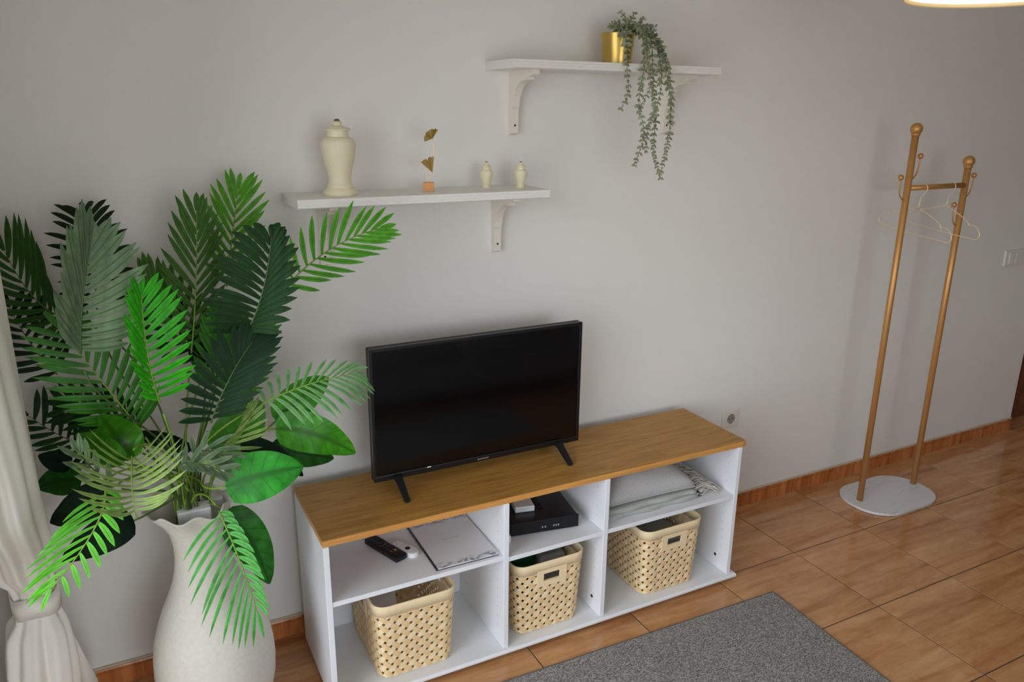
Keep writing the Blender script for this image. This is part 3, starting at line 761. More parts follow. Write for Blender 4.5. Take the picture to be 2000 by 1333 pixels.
# pot with eucalyptus
pot = thing('gold_pot', (1.1115, -.108, 1.8477), 'shiny gold tapered pot on the upper shelf', 'pot')
obj('pot_body', lathe(bmesh.new(), [(.044, 0), (.0465, .002), (.0545, .092), (.0555, .094), (.0545, .095), (.0525, .092), (.046, .01)], 40), 'gold', pot, auto=35)
obj('soil', lathe(bmesh.new(), [(.052, .078), (.052, .082), (.01, .084)], 24), 'dark', pot)
FRONDS = [
  ([(-0.463, -0.14, 1.202), (-0.456, -0.12, 1.343), (-0.461, -0.12, 1.456)], 0.1209, 11, ((72, 32), (66, 30)), 0, (-8, -8), 0.03, 0.0, 'black_green', 1, 0.9, (1, 1)),
  ([(-0.495, -0.5, 1.198), (-0.478, -0.52, 1.304), (-0.448, -0.5, 1.427)], 0.1231, 12, ((30, 4), (102, 20)), 0, (38, 4), 0.004, 0.22, 'glaucous', 1, 1.5, (1.1, 1.02)),
  ([(-0.528, -0.17, 1.201), (-0.589, -0.16, 1.253), (-0.637, -0.15, 1.374)], 0.1143, 10, ((72, 25), (62, 30)), 5, (10, 10), -0.012, 0.3, 'dark_green', 1, 1.0, (0.9, 1.1)),
  ([(-0.572, -0.14, 1.051), (-0.618, -0.13, 1.136), (-0.65, -0.12, 1.231)], 0.1043, 9, ((75, 40), (80, 50)), 0, (0, 0), 0.004, 0.15, 'black_green', 0, 1.05, (1, 1)),
  ([(-0.402, -0.36, 0.95), (-0.454, -0.37, 1.063), (-0.537, -0.36, 1.226)], 0.1295, 14, ((70, 35), (72, 30)), 0, (5, 5), 0.002, 0.08, 'mid_green', 1, 1.0, (1, 1)),
  ([(-0.49, -0.18, 0.854), (-0.564, -0.15, 0.871), (-0.651, -0.13, 0.95)], 0.1168, 10, ((70, 40), (85, 60)), 0, (5, 5), 0.002, 0.25, 'deep_green', 1, 1.0, (0.6, 1)),
  ([(-0.261, -0.24, 1.094), (-0.231, -0.22, 1.263), (-0.21, -0.22, 1.455)], 0.1311, 13, ((62, 18), (52, 14)), 0, (4, 4), 0.004, 0.06, 'forest_green', 1, 0.98, (1, 0.95)),
  ([(-0.225, -0.17, 1.113), (-0.295, -0.16, 1.216), (-0.346, -0.15, 1.28)], 0.1135, 10, ((60, 25), (60, 25)), 0, (8, 8), 0.006, 0.0, 'forest_green', 0, 1.1, (1, 1)),
  ([(-0.146, -0.13, 1.237), (-0.119, -0.12, 1.367), (-0.092, -0.12, 1.495)], 0.1242, 10, ((52, 18), (58, 20)), 0, (4, 4), 0.003, 0.04, 'yellow_green', 1, 0.98, (1, 1)),
  ([(-0.15, -0.42, 1.176), (-0.103, -0.43, 1.275), (-0.068, -0.42, 1.411)], 0.1448, 14, ((104, 30), (40, 6)), 6, (12, 40), 0.03, 0.0, 'forest_sheen', 1, 1.3, (1, 0.95)),
  ([(-0.029, -0.3, 1.251), (0.093, -0.3, 1.345), (0.237, -0.3, 1.396)], 0.1103, 12, ((78, 22), (68, 18)), 0, (4, 4), 0.001, 0.16, 'spring_green', 1, 0.95, (1, 1)),
  ([(-0.356, -0.52, 1.07), (-0.368, -0.54, 1.194), (-0.364, -0.52, 1.325)], 0.1081, 13, ((38, 14), (92, 28)), 4, (45, 4), 0.002, 0.06, 'vivid_green', 1, 1.02, (0.85, 1)),
  ([(-0.249, -0.44, 0.973), (-0.201, -0.45, 1.075), (-0.137, -0.44, 1.163)], 0.1324, 13, ((104, 12), (50, 16)), 0, (14, 30), 0.016, 0.1, 'deep_sheen', 1, 1.25, (0.85, 1)),
  ([(-0.13, -0.46, 1.008), (-0.02, -0.47, 1.044), (0.107, -0.46, 1.052)], 0.1095, 12, ((78, 28), (62, 20)), 0, (40, 25), 0.026, -0.1, 'pale_green', 1, 0.78, (1, 1.1)),
  ([(-0.486, -0.56, 0.903), (-0.515, -0.62, 0.846), (-0.612, -0.6, 0.718)], 0.1319, 10, ((85, 60), (66, 14)), 0, (20, 12), 0.022, 0.1, 'lime_green', 1, (0.85, 0.62), (0.32, 1)),
  ([(-0.426, -0.52, 0.955), (-0.433, -0.6, 0.92), (-0.434, -0.62, 0.864)], 0.1235, 11, ((86, 80), (86, 80)), 0, (35, 35), -0.04, -0.08, 'olive_pale', 1, 0.62, (1, 1)),
  ([(-0.258, -0.5, 0.768), (-0.232, -0.56, 0.672), (-0.199, -0.56, 0.502)], 0.1502, 12, ((85, 55), (84, 16)), 0, (25, 10), 0.03, 0.12, 'soft_green', 1, (0.9, 0.58), (0.32, 1)),
  ([(-0.278, -0.44, 0.873), (-0.21, -0.46, 0.912), (-0.155, -0.46, 0.992)], 0.0998, 10, ((30, 20), (60, 20)), 0, (40, 8), 0.006, 0.2, 'olive_pale', 0, 0.6, (1.2, 0.7)),
  ([(-0.308, -0.5, 0.905), (-0.275, -0.52, 0.939), (-0.226, -0.54, 0.911)], 0.0714, 6, ((50, 30), (50, 30)), 0, (20, 20), 0.01, 0.1, 'glaucous', 0, 1.0, (1, 0.7)),
  ([(-0.221, -0.26, 0.996), (-0.196, -0.26, 1.091), (-0.172, -0.25, 1.176)], 0.1065, 9, ((50, 20), (50, 20)), 0, (5, 5), 0.004, 0.0, 'mid_green', 0, 1.2, (1, 1)),
  ([(-0.229, -0.15, 1.05), (-0.302, -0.14, 1.143), (-0.329, -0.13, 1.227)], 0.0951, 9, ((60, 30), (60, 30)), 0, (5, 5), 0.004, 0.0, 'deep_green', 0, 1.1, (1, 1)),
  ([(-0.338, -0.5, 0.902), (-0.296, -0.55, 0.924), (-0.241, -0.58, 0.899)], 0.0643, 6, ((45, 30), (45, 30)), 0, (30, 30), -0.006, 0.1, 'glaucous', 0, 1.1, (1, 0.8)),
  ([(-0.468, -0.5, 0.882), (-0.505, -0.55, 0.956), (-0.525, -0.58, 1.014)], 0.0684, 4, ((35, 20), (35, 20)), 0, (30, 30), -0.004, 0.2, 'glaucous', 0, 1.1, (1, 1)),
  ([(-0.396, -0.16, 0.867), (-0.469, -0.14, 0.917), (-0.575, -0.13, 0.968)], 0.1014, 9, ((60, 30), (60, 30)), 0, (5, 5), 0.004, 0.1, 'deep_green', 0, 1.1, (1, 1)),
  ([(-0.179, -0.24, 0.939), (-0.144, -0.24, 1.036), (-0.09, -0.24, 1.129)], 0.1163, 9, ((60, 20), (60, 20)), 0, (5, 5), 0.004, 0.0, 'mid_green', 0, 1.2, (1, 1)),
]
BROAD = [
  ([(-0.238, -0.52, 0.838), (-0.155, -0.56, 0.868), (-0.062, -0.56, 0.869)], 0.0608, 12, -4, 'leaf_vivid'),
  ([(-0.087, -0.36, 0.896), (0.006, -0.38, 0.872), (0.119, -0.37, 0.788)], 0.0546, 10, 0, 'leaf_grass'),
  ([(-0.092, -0.3, 0.819), (-0.014, -0.31, 0.792), (0.075, -0.3, 0.752)], 0.0424, 15, 0, 'leaf_dark'),
  ([(-0.181, -0.4, 0.887), (-0.112, -0.42, 0.853), (-0.033, -0.4, 0.766)], 0.0314, 25, 0, 'leaf_black'),
  ([(-0.078, -0.33, 0.907), (-0.006, -0.33, 0.963), (0.07, -0.32, 1.002)], 0.0466, 8, 0, 'leaf_grass'),
  ([(-0.23, -0.34, 0.838), (-0.171, -0.34, 0.904), (-0.11, -0.33, 0.966)], 0.0611, 10, 0, 'leaf_mid'),
  ([(-0.423, -0.42, 0.908), (-0.456, -0.4, 0.965), (-0.477, -0.48, 1.047)], 0.0552, 30, 10, 'leaf_mid'),
  ([(-0.556, -0.16, 0.759), (-0.609, -0.14, 0.762), (-0.661, -0.13, 0.747)], 0.0402, 10, 0, 'leaf_deep'),
  ([(-0.483, -0.4, 0.832), (-0.547, -0.4, 0.8), (-0.618, -0.38, 0.764)], 0.0434, 8, 0, 'leaf_black'),
  ([(-0.444, -0.38, 0.726), (-0.515, -0.4, 0.713), (-0.609, -0.38, 0.658)], 0.0443, 8, 0, 'leaf_black'),
  ([(-0.226, -0.34, 0.677), (-0.175, -0.36, 0.583), (-0.138, -0.36, 0.442)], 0.0523, 8, 0, 'leaf_deep'),
  ([(-0.287, -0.18, 0.801), (-0.362, -0.18, 0.849), (-0.433, -0.17, 0.871)], 0.022, 10, 0, 'leaf_black'),
  ([(-0.224, -0.1, 1.005), (-0.22, -0.09, 1.076), (-0.207, -0.09, 1.141)], 0.037, 10, 0, 'leaf_black'),
  ([(-0.448, -0.42, 0.9), (-0.495, -0.42, 0.955), (-0.531, -0.46, 1.003)], 0.0354, 35, 0, 'leaf_mid'),
  ([(-0.57, -0.18, 0.822), (-0.604, -0.17, 0.832), (-0.64, -0.17, 0.854)], 0.0289, 10, 0, 'leaf_black'),
]
STRANDS = [
  [(1.098, -0.12, 1.952), (1.077, -0.2, 1.919), (1.07, -0.225, 1.836), (1.079, -0.225, 1.761), (1.053, -0.225, 1.708)],
  [(1.157, -0.12, 1.952), (1.162, -0.19, 1.92), (1.127, -0.23, 1.808), (1.119, -0.23, 1.724), (1.145, -0.23, 1.635), (1.115, -0.23, 1.539)],
  [(1.157, -0.12, 1.96), (1.177, -0.19, 1.929), (1.163, -0.235, 1.808), (1.184, -0.235, 1.685), (1.181, -0.235, 1.59), (1.217, -0.235, 1.495)],
  [(1.167, -0.12, 1.96), (1.22, -0.19, 1.896), (1.226, -0.23, 1.81), (1.246, -0.23, 1.701), (1.243, -0.23, 1.613), (1.22, -0.23, 1.508)],
  [(1.174, -0.11, 1.969), (1.212, -0.17, 1.936), (1.192, -0.24, 1.809), (1.185, -0.24, 1.732), (1.151, -0.24, 1.646), (1.15, -0.24, 1.575)],
  [(1.157, -0.12, 1.967), (1.153, -0.19, 1.943), (1.139, -0.235, 1.853), (1.155, -0.235, 1.778), (1.12, -0.235, 1.716)],
  [(1.174, -0.11, 1.966), (1.216, -0.18, 1.92), (1.214, -0.235, 1.841), (1.241, -0.235, 1.764), (1.24, -0.235, 1.669)],
  [(1.132, -0.1, 1.952), (1.117, -0.1, 1.974), (1.085, -0.11, 1.967)],
  [(1.138, -0.1, 1.952), (1.151, -0.09, 1.988), (1.129, -0.09, 2.008)],
  [(1.146, -0.1, 1.953), (1.171, -0.09, 1.986), (1.185, -0.09, 2.011)],
  [(1.152, -0.1, 1.953), (1.19, -0.1, 1.978), (1.208, -0.11, 1.992)],
  [(1.151, -0.11, 1.952), (1.18, -0.13, 1.96), (1.225, -0.15, 1.965)],
  [(1.112, -0.12, 1.95), (1.074, -0.14, 1.958), (1.048, -0.15, 1.959)],
  [(1.147, -0.12, 1.954), (1.183, -0.16, 1.935), (1.231, -0.18, 1.908)],
  [(1.104, -0.14, 1.945), (1.103, -0.17, 1.942), (1.112, -0.18, 1.9)],
]
eu = thing('trailing_eucalyptus', (1.1115, -.108, 1.93), 'grey-green eucalyptus trailing from the gold pot over the shelf edge', 'plant')
rnd = random.Random(11)
def leafquad(bm, p, d, nrm, L_, wd, uvl, droop=0.0, mi=0, seg=4):
    d = d.normalized(); wv = d.cross(nrm)
    wv = wv.normalized() if wv.length > 1e-5 else d.orthogonal().normalized()
    nn = wv.cross(d).normalized(); rows = []
    for k in range(seg + 1):
        s_ = k / seg; c = p + d * (L_ * s_) - nn * 0 + Vector((0, 0, -droop * s_ * s_))
        ww = wd * math.sin(math.pi * min(1, max(0.02, s_ * .92 + .06))) ** .7
        rows.append([bm.verts.new(c - wv * ww * .5 + nn * ww * .12), bm.verts.new(c), bm.verts.new(c + wv * ww * .5 + nn * ww * .12)])
    for k in range(seg):
        for j in range(2):
            f = bm.faces.new((rows[k][j], rows[k][j + 1], rows[k + 1][j + 1], rows[k + 1][j])); f.material_index = mi
            for lp, (a_, b_) in zip(f.loops, ((j, k), (j + 1, k), (j + 1, k + 1), (j, k + 1))): lp[uvl].uv = (a_ / 2, b_ / seg)
for st_ in STRANDS:
    root0 = Vector((1.1115 + rnd.uniform(-.02, .02), -.108 + rnd.uniform(-.02, .02), 1.932))
    pts = catmull([root0] + [Vector(p) for p in st_], 10)
    o = obj('strand', tube(bmesh.new(), pts, .0013, 5, .0007), 'euca_stem', eu, smooth=True)
    o.matrix_parent_inverse = Matrix.Translation(-Vector(eu.location))
    bm = bmesh.new(); uvl = bm.loops.layers.uv.new('UVMap'); acc = 0; last = pts[0]; ang = rnd.random() * 6
    tl = sum((b_ - a_).length for a_, b_ in zip(pts, pts[1:])); run = 0
    for i in range(1, len(pts)):
        seg = pts[i] - pts[i - 1]; run += seg.length; acc += seg.length
        short = len(st_) < 4
        if acc > (.0065 if short else .0088 - .001 * (1 - run / tl)):
            acc = 0; ang += 1.57 + rnd.uniform(-.4, .4); td = seg.normalized(); sd = td.orthogonal().normalized(); q = Quaternion(td, ang)
            for sg in (0, math.pi):
                d_ = (Quaternion(td, ang + sg) @ sd) + td * rnd.uniform(.1, .6) + Vector((0, 0, -.15 if not short else .3))
                s0 = .0185 * (1 - .35 * run / tl) * rnd.uniform(.8, 1.2)
                leafquad(bm, pts[i], d_, (d_.cross(td) + Vector((0, -.4, .3))) if rnd.random() < .5 else Vector((0, -.8, .6)), s0, s0 * .72, uvl, s0 * .15, seg=3)
    lv = obj('leaves', bm, 'euca', o); lv['kind'] = 'stuff'

# ================================================================ VASE
vs = thing('floor_vase', (-.292, -.30, 0), 'tall cream pear-shaped floor vase with a wavy rim holding the palms', 'vase')
VP = [(.098, 0), (.108, .004), (.112, .012), (.128, .05), (.146, .10), (.157, .15), (.1605, .20), (.1585, .25), (.152, .295), (.140, .34), (.122, .39), (.104, .43), (.088, .47), (.077, .51), (.0715, .55), (.0715, .59), (.076, .63), (.087, .667), (.103, .697), (.108, .704)]
VI = [(.106, .7065), (.100, .703), (.083, .667), (.071, .63), (.066, .59), (.066, .55), (.071, .51), (.08, .47), (.09, .44)]
def rimfn(p, a, r, z):
    k = max(0, min(1, (z - .60) / .10)); k = k * k
    p.z += k * ((.0075 * math.sin(8 * a + .6)) + .004 * math.sin(3 * a + 2)); f = 1 + k * (.05 * math.sin(6 * a + 1.2))
    p.x = p.x * f - k * .022; p.y *= f; return p
bm = bmesh.new(); lathe(bm, VP + VI, 72, fn=rimfn); bmesh.ops.recalc_face_normals(bm, faces=bm.faces[:])
obj('vase_body', bm, 'ceramic', vs, smooth=True)
MT_ = Vector((-.317, -.30, .66))

# ================================================================ PALM PLANT
rnd = random.Random(5)
palm = thing('artificial_palm', (-.317, -.30, .62), 'bushy artificial palm with feather fronds in many greens standing in the cream vase', 'plant')
PI_ = Matrix.Translation(-Vector(palm.location))
def frond(pts, L_, n, an, roll, fold, droop, bend, mt, sep, wf, lf):
    p0, p1, p2 = [Vector(p) for p in pts]
    rach = bez(p0, p1, p2, 24)
    # petiole from the vase mouth
    t0 = (rach[1] - rach[0]).normalized(); m0 = MT_ + Vector((rnd.uniform(-.03, .03), rnd.uniform(-.025, .025), rnd.uniform(-.02, .02)))
    dist = (p0 - m0).length; rise = Vector((0, 0, 1)) * dist * .45
    c1 = m0 + rise; c2 = p0 - t0 * dist * .30
    pet = [m0 * (1 - s) ** 3 + c1 * 3 * s * (1 - s) ** 2 + c2 * 3 * s * s * (1 - s) + p0 * s ** 3 for s in [i / 12 for i in range(12)]]
    bm = tube(bmesh.new(), pet, .0028, 6, .0024); tube(bm, rach, .0023, 6, .0008)
    stem = obj('frond', bm, 'stem' if mt not in ('black_green', 'deep_green', 'deep_sheen', 'forest_sheen', 'dark_green', 'glaucous') else 'stem_dark', palm, smooth=True)
    stem.matrix_parent_inverse = PI_
    items = []
    for k in range(n):
        for sg in (-1, 1):
            if k == n - 1 and sg == 1: pass
            tpos = .04 + .96 * (k + (.0 if sg < 0 else .35)) / n
            items.append((tpos, sg))
    items.append((1.0, 0))
    joined = None
    if not sep:
        joined = bmesh.new(); juv = joined.loops.layers.uv.new('UVMap')
    for tp, sg in items:
        x = min(tp, 1.0) * 24; i = min(int(x), 23); fr = x - i
        p = rach[i].lerp(rach[i + 1], fr); td = (rach[i + 1] - rach[i]).normalized()
        vw = (CP - p).normalized(); vw = Quaternion(td, math.radians(roll)) @ vw
        s = td.cross(vw).normalized(); nn = s.cross(td).normalized()
        ap = an[0] if sg < 0 else an[1]; a = math.radians(ap[0] + (ap[1] - ap[0]) * tp + rnd.uniform(-4, 4))
        fd = math.radians(fold[0] if sg < 0 else fold[1])
        if sg == 0: a = 0; fd = 0
        side = (s * sg * math.cos(fd) + nn * math.sin(fd)) if sg else s
        d = td * math.cos(a) + side * math.sin(a)
        LL = L_ * (math.sin(math.pi * (.22 + .56 * tp)) ** 1.1) * rnd.uniform(.93, 1.06) * ((lf[0] if sg < 0 else lf[1]) if sg else .8)
        if tp > .85: LL *= 1 - (tp - .85) * 1.6
        wd = .0155 * (wf if not isinstance(wf, tuple) else (wf[0] if sg < 0 else wf[1])) * (L_ / .13) ** .4 * rnd.uniform(.9, 1.08)
        ln = (nn * math.cos(fd) - s * sg * math.sin(fd)) if sg else nn
        bm = joined if joined else bmesh.new(); uvl = juv if joined else bm.loops.layers.uv.new('UVMap')
        seg = 7; rows = []; org = Vector((0, 0, 0)) if joined else p
        for q in range(seg + 1):
            u = q / seg
            c = p + d * (LL * u) + td * (bend * LL * u * u) + Vector((0, 0, -droop * u * u)) - ln * (.10 * LL * u * u)
            tg = (d + td * (2 * bend * u) + Vector((0, 0, -2 * droop * u / max(LL, .01)))).normalized()
            wv = tg.cross(ln).normalized(); ww = wd * ((.40 + .60 * math.sin(math.pi * min(.5, u * .9))) if u < .6 else max(.06, (1 - ((u - .6) / .4) ** 2.4)))
            rows.append([bm.verts.new(c - wv * ww * .5 - org - ln * ww * .12), bm.verts.new(c - org), bm.verts.new(c + wv * ww * .5 - org - ln * ww * .12)])
        for q in range(seg):
            for j in range(2):
                f = bm.faces.new((rows[q][j], rows[q][j + 1], rows[q + 1][j + 1], rows[q + 1][j])); f.smooth = True
                for lp, (e, g_) in zip(f.loops, ((j, q), (j + 1, q), (j + 1, q + 1), (j, q + 1))): lp[uvl].uv = (e / 2, g_ / seg)
        if not joined:
            o = obj('leaflet', bm, mt, stem); o.location = p
    if joined:
        o = obj('leaflets', joined, mt, stem); o['kind'] = 'stuff'
for f in FRONDS: frond(*f)
o = obj('base_block', B(-.3445, -.335, .60, -.262, -.285, .697, .004, 2), 'plastic_grey', palm); o.matrix_parent_inverse = PI_; o['label'] = 'grey-white square plant foot'

# ================================================================ BROAD LEAF PLANT
bp = thing('artificial_banana_plant', (-.29, -.26, .62), 'artificial broad-leaved plant with paddle leaves among the palm fronds in the vase', 'plant')
PB = Matrix.Translation(-Vector(bp.location))
def broad(pts, hw, fold, roll, mt):
    p0, p1, p2 = [Vector(p) for p in pts]; mid = bez(p0, p1, p2, 14)
    m0 = Vector((-.285 + rnd.uniform(-.025, .025), -.265 + rnd.uniform(-.02, .02), .66)); t0 = (mid[1] - mid[0]).normalized(); dist = (p0 - m0).length
    c1 = m0 + Vector((0, 0, dist * .5)); c2 = p0 - t0 * dist * .35
    pet = [m0 * (1 - s) ** 3 + c1 * 3 * s * (1 - s) ** 2 + c2 * 3 * s * s * (1 - s) + p0 * s ** 3 for s in [i / 12 for i in range(13)]]
    bm = bmesh.new(); uvl = bm.loops.layers.uv.new('UVMap'); rows = []; nw = 6
    for i, p in enumerate(mid):
        u = i / 14; td = (mid[min(i + 1, 14)] - mid[max(i - 1, 0)]).normalized(); vw = Quaternion(td, math.radians(roll)) @ (CP - p).normalized()
        s = td.cross(vw).normalized(); nn = s.cross(td).normalized()
        ww = hw * (max(0.0, math.sin(math.pi * (.10 + .90 * u) ** .85)) ** .62 if u < .97 else .10)
        if i == 0: ww = hw * .35
        row = []
        for j in range(-nw, nw + 1):
            q = j / nw; a = math.radians(fold) * abs(q)
            row.append(bm.verts.new(p + s * (ww * q * math.cos(a)) + nn * (ww * abs(q) * math.sin(a) - .10 * hw * q * q + .0025 * math.sin(u * 22) * abs(q))))
        rows.append(row)
    for i in range(14):
        for j in range(2 * nw):
            f = bm.faces.new((rows[i][j], rows[i][j + 1], rows[i + 1][j + 1], rows[i + 1][j])); f.smooth = True
            for lp, (e, g_) in zip(f.loops, ((j, i), (j + 1, i), (j + 1, i + 1), (j, i + 1))): lp[uvl].uv = (.5 + (e / (2 * nw) - .5) * 1.0, g_ / 14)
    lf = obj('broad_leaf', bm, mt, bp); lf.matrix_parent_inverse = PB
    o = obj('leaf_stalk', tube(bmesh.new(), pet, .0032, 6, .0026), 'stem_dark' if 'black' in mt else 'stem', lf, smooth=True)
for b_ in BROAD: broad(*b_)
o = obj('base_block', B(-.30, -.275, .60, -.224, -.225, .690, .006, 2), 'plastic_grey', bp); o.matrix_parent_inverse = PB; o['label'] = 'grey-white square plant foot'

# ================================================================ COAT RACK
rk = thing('coat_rack', (2.66, -.23, 0), 'gold two-post clothes rack with ball hooks on a pale oval base', 'coat rack')
PR = Matrix.Translation(-Vector(rk.location))
def R_(name, bm, mt, **k):
    o = obj(name, bm, mt, rk, **k); o.matrix_parent_inverse = PR; return o
bm = bmesh.new(); plate(bm, rrect(2.415, -.385, 2.872, -.090, .135, 12), 0.002, .013, bev=.002); R_('rack_base', bm, 'rackbase', auto=40)
bm = bmesh.new(); plate(bm, rrect(2.420, -.380, 2.867, -.095, .13, 12), 0, .003); R_('felt_pad', bm, 'dark')
xa, xb, yr = 2.477, 2.846, -.221
R_('post', tube(bmesh.new(), [(xa, yr, .012), (xa, yr, .9), (xa, yr, 1.632)], .0135, 20), 'rackgold', smooth=True)
R_('post', tube(bmesh.new(), [(xb, yr, .012), (xb, yr, .9), (xb, yr, 1.499)], .0135, 20), 'rackgold', smooth=True)
for x, z in ((xa, 1.648), (xb, 1.515)):
    bm = bmesh.new(); ball(bm, (x, yr, z), .0235, 24, 14); lathe(bm, [(.017, z - .026), (.018, z - .020), (.014, z - .016)], 20, (x, yr, 0)); R_('finial', bm, 'rackgold', smooth=True)
R_('crossbar', tube(bmesh.new(), [(xa + .010, yr, 1.4165), (xb - .010, yr, 1.4165)], .011, 16), 'rackgold', smooth=True)
for x, z, sg in ((xa, 1.370, -1), (xa, 1.452, 1), (xb, 1.2456, -1), (xb, 1.366, 1)):
    hk = R_('hook', tube(bmesh.new(), catmull([(x + sg * .010, yr, z), (x + sg * .024, yr, z + .002), (x + sg * .042, yr, z + .022), (x + sg * .048, yr, z + .050), (x + sg * .050, yr, z + .082)], 6), .0028, 8), 'rackgold', smooth=True)
    o = obj('hook_ball', ball(bmesh.new(), (x + sg * .050, yr, z + .090), .0115, 16, 10), 'rackgold', hk, smooth=True)
def hanger(x, label, rz):
    h = thing('wire_hanger', (x, yr, 1.4275), label, 'hanger', 'gold wire hangers on the crossbar', rz=rz)
    # local: y along the shoulders, hook top at the origin, wire in the y-z plane
    hook = [(0, .014, -.022), (0, .0155, -.010), (0, .011, .0), (0, .0, .005), (0, -.011, .0), (0, -.0155, -.012), (0, -.012, -.026), (0, -.002, -.040), (0, .003, -.052), (0, .003, -.098)]
    hook = [(a, b_, c - .0035) for a, b_, c in hook]
    obj('hook', tube(bmesh.new(), catmull(hook, 5), .0017, 8), 'hanger', h, smooth=True)
    half = [(0, .003, -.096), (0, .06, -.118), (0, .108, -.140), (0, .116, -.153), (0, .126, -.150), (0, .140, -.149), (0, .158, -.158), (0, .172, -.180), (0, .168, -.198), (0, .155, -.203)]
    left = [(a, -b_, c) for a, b_, c in half[1:]]
    loop = catmull(half, 5) + [Vector((0, .1, -.205)), Vector((0, 0, -.206)), Vector((0, -.1, -.205))] + list(reversed(catmull([half[0]] + left, 5)))
    obj('shoulder_wire', tube(bmesh.new(), loop, .0017, 8), 'hanger', h, smooth=True)
    obj('neck_sleeve', tube(bmesh.new(), [(0, .003, -.072), (0, .003, -.098)], .0032, 8), 'hanger', h, smooth=True)
    h.rotation_euler = (math.radians(6.6), 0, rz)
    return h
hanger(2.585, 'thin gold wire hanger on the rack crossbar nearest the tall post', 0)
hanger(2.765, 'thin gold wire hanger on the rack crossbar nearest the short post', 0)

# ================================================================ RUG
rg = thing('grey_rug', (.35, -1.27, 0), 'grey flat-woven rug on the tiled floor in front of the stand', 'rug')
a_ = Vector((1.5994, -.5632)); yb2 = -.535
bm = bmesh.new()
quad = [(-.35, -.517), (1.600, -.562), (1.530, -2.05), (-.42, -2.0)]
pl = []
for (xx, yy), (x2, y2) in zip(quad, quad[1:] + quad[:1]):
    for k in range(24): pl.append((xx + (x2 - xx) * k / 24 - .35, yy + (y2 - yy) * k / 24 + 1.27))
plate(bm, pl[::-1], .0005, .008, bev=.002)
obj('rug_body', bm, 'rug', rg)
bm = tube(bmesh.new(), [(x, y, .0052) for x, y in pl] + [(pl[0][0], pl[0][1], .0052)], .0042, 6); MT['rugedge'] = mat('rug_binding', (104, 103, 101), .95, spec=.05); obj('edge_binding', bm, 'rugedge', rg, smooth=True)

# ================================================================ SOCKET, SWITCH
so = thing('wall_socket', (1.849, 0, .447), 'white wall socket just above the right end of the oak top', 'socket')
obj('socket_plate', B(-.043, -.010, -.041, .043, 0, .041, .005, 3), 'socket', so)
def flip(o_): o_.rotation_euler = (math.radians(90), 0, 0); return o_
o = flip(obj('socket_well', lathe(bmesh.new(), [(.027, -.004), (.027, .0035), (.0225, .0035), (.021, -.003), (.0005, -.0035)], 32), 'socket', so, auto=40)); o.location = (0, -.009, 0)
MT['well'] = mat('socket_recess', (150, 147, 140), .5)
o = flip(obj('recess', lathe(bmesh.new(), [(.0215, 0), (.0215, .0012), (.001, .0012)], 28), 'well', so)); o.location = (0, -.0098, 0)
for x in (-.0095, .0095): o = flip(obj('contact_hole', lathe(bmesh.new(), [(.003, 0), (.003, .0022), (.0005, .0022)], 12), 'dark', so)); o.location = (x, -.0098, 0)
for z in (-.0195, .0195): obj('earth_clip', B(-.003, -.0135, z - .003, .003, -.0105, z + .003), 'silver', so)
sw = thing('light_switch', (3.686, 0, 1.004), 'white double light switch near the wall end', 'switch')
obj('switch_plate', B(-.083, -.011, -.041, .083, 0, .041, .005, 3), 'switch', sw)
for x0_, x1_ in ((-.052, -.002), (.002, .052)): obj('rocker', B(x0_, -.0155, -.028, x1_, -.0105, .028, .002, 2), 'switch', sw)

# ================================================================ CURTAIN
ct = thing('tied_curtain', (-.70, -.32, 0), 'cream curtain gathered and tied back beside the window', 'curtain')
def bundle(z):
    """centre x, centre y, half width along x, half width along y, twist at height z"""
    K = [(0.02, -.705, -.34, .070, .14), (.20, -.700, -.34, .070, .13), (.36, -.694, -.33, .072, .12), (.46, -.690, -.32, .066, .09), (.51, -.684, -.32, .048, .062), (.545, -.682, -.32, .042, .052), (.58, -.684, -.32, .046, .058), (.67, -.695, -.33, .064, .10), (.85, -.700, -.36, .066, .15), (1.3, -.702, -.40, .066, .22), (2.3, -.705, -.48, .062, .34)]
    for a, b_ in zip(K, K[1:]):
        if z <= b_[0]:
            s = (z - a[0]) / (b_[0] - a[0]); s = s * s * (3 - 2 * s); return [x + (y - x) * s for x, y in zip(a[1:], b_[1:])]
    return list(K[-1][1:])
bm = bmesh.new(); NA, NZ = 120, 90; rows = []
for k in range(NZ + 1):
    z = .02 + (2.28) * (k / NZ); cx, cy, hx, hy = bundle(z); row = []
    for i in range(NA):
        a = 2 * math.pi * i / NA
        fl = 1 + (.10 * math.sin(7 * a + .8 * math.sin(z * 2.2)) + .05 * math.sin(13 * a + 1.3 + z * 1.7)) * (1.0 if abs(z - .545) > .06 else .6)
        if z < .50: fl += .06 * math.sin(4 * a + 9 * z) + .03 * math.sin(21 * z + 3 * a)
        row.append(bm.verts.new((max(XL + .004, cx + hx * fl * math.cos(a)) + .70, cy + hy * fl * math.sin(a) + .32, z)))
    rows.append(row)
for a, b_ in zip(rows, rows[1:]):
    for i in range(NA): bm.faces.new((a[i], a[(i + 1) % NA], b_[(i + 1) % NA], b_[i]))
obj('curtain_cloth', bm, 'curtain', ct, smooth=True)
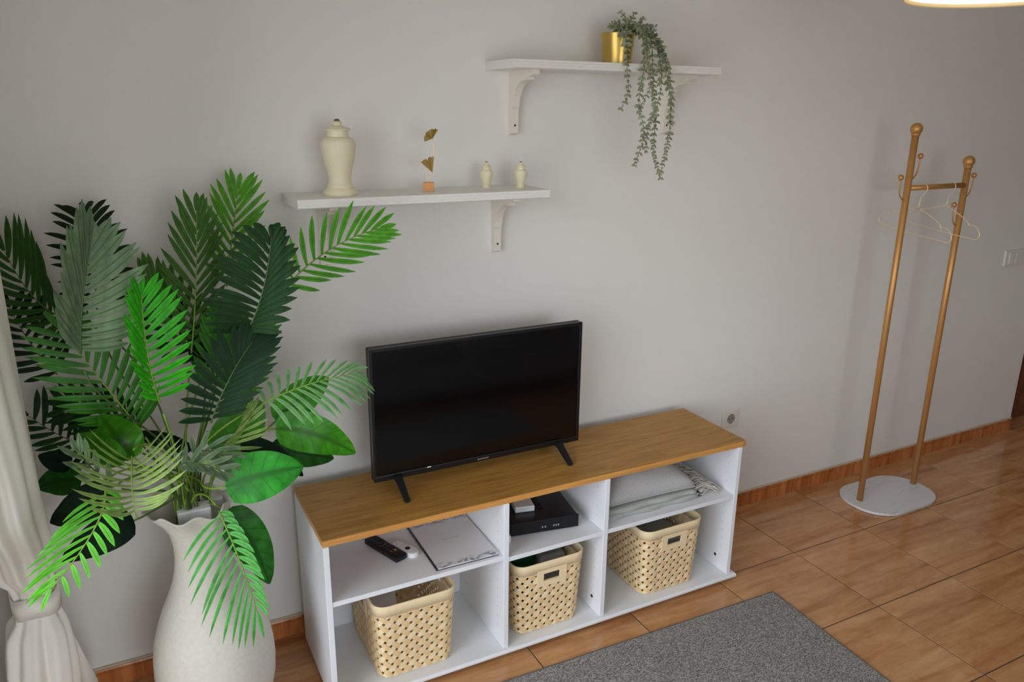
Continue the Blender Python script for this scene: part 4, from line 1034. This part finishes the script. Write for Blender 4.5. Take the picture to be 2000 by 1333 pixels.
# loose side hem hanging below the tie
bm = bmesh.new(); rows = []
for k in range(21):
    z = .56 - .46 * k / 20; f = k / 20; row = []
    for i in range(9):
        u = i / 8; row.append(bm.verts.new((-.672 + .70 + .020 * f * (1 - .25 * f) + (.020 + .040 * f) * u, -.30 + .32 + .16 * u * f + .012 * math.sin(u * 9 + f * 3), z + .05 * u * (f - .3))))
    rows.append(row)
for a, b_ in zip(rows, rows[1:]):
    for i in range(8): bm.faces.new((a[i], a[i + 1], b_[i + 1], b_[i]))
obj('loose_hem', bm, 'curtain', ct, smooth=True)
bm = bmesh.new(); n = 40; rr_ = []
for z, o_ in ((.520, .002), (.518, .006), (.575, .006), (.573, .002)):
    cx, cy, hx, hy = bundle(.545); rr_.append([bm.verts.new((cx + (hx * 1.12 + o_) * math.cos(2 * math.pi * i / n) + .70, cy + (hy * 1.12 + o_) * math.sin(2 * math.pi * i / n) + .32, z + .006 * math.sin(2 * math.pi * i / n * 3))) for i in range(n)])
rr_.append(rr_[0])
for a, b_ in zip(rr_, rr_[1:]):
    for i in range(n): bm.faces.new((a[i], a[(i + 1) % n], b_[(i + 1) % n], b_[i]))
bmesh.ops.recalc_face_normals(bm, faces=bm.faces[:]); obj('tieback_band', bm, 'curtain', ct, smooth=True)
rod = thing('curtain_rod', (-.725, -1.5, 2.33), 'white curtain rod above the balcony window', 'curtain rod')
obj('rod', tube(bmesh.new(), [(0, -1.4, 0), (0, 1.40, 0)], .012, 12), 'frame', rod, smooth=True)
for y in (-1.2, 1.2): obj('rod_holder', B(-.066, y - .01, -.012, .006, y + .01, .012, .002, 1), 'frame', rod)

# ================================================================ PENDANT LAMP
lp = thing('pendant_lamp', (1.745, -.93, 2.0), 'lit round pendant lamp hanging at the upper right corner', 'lamp')
obj('lamp_shade', lathe(bmesh.new(), [(.225, 0), (.227, .002), (.215, .16), (.06, .20), (.055, .195), (.210, .155), (.222, .003), (.225, 0)], 64, cap=False), 'lampshade', lp, auto=40)
obj('diffuser', lathe(bmesh.new(), [(.002, .006), (.15, .006), (.219, .010), (.219, .012), (.002, .012)], 64), 'lampglow', lp)
obj('cord', tube(bmesh.new(), [(0, 0, .19), (0, 0, .56)], .004, 8), 'frame', lp); obj('ceiling_rose', lathe(bmesh.new(), [(.05, .555), (.05, .574), (.01, .575)], 24), 'frame', lp)

# ================================================================ SOFA (seen only in the television's reflection)
sf = thing('grey_sofa', (1.30, -2.52, 0), 'grey sofa facing the television, mirrored faintly in its screen', 'sofa')
obj('seat_base', B(-.95, -.40, .10, .95, .45, .30, .03, 3), 'sofa', sf)
for x0_, x1_ in ((-.76, -.005), (.005, .76)): obj('seat_cushion', B(x0_, -.28, .30, x1_, .44, .45, .04, 4), 'sofa', sf, smooth=True)
for x0_, x1_ in ((-.76, -.005), (.005, .76)): obj('back_cushion', B(x0_, -.34, .44, x1_, -.14, .86, .06, 4), 'sofa', sf, smooth=True)
obj('backrest', B(-.95, -.52, .10, .95, -.34, .80, .05, 4), 'sofa', sf)
for x0_ in (-.95, .77): obj('armrest', B(x0_, -.40, .12, x0_ + .18, .46, .60, .06, 4), 'sofa', sf)
for x0_, y0_ in ((-.88, -.46), (.88, -.46), (-.88, .40), (.88, .40)): obj('leg', lathe(bmesh.new(), [(.018, 0), (.025, .105)], 12, (x0_, y0_, 0)), 'dark', sf)
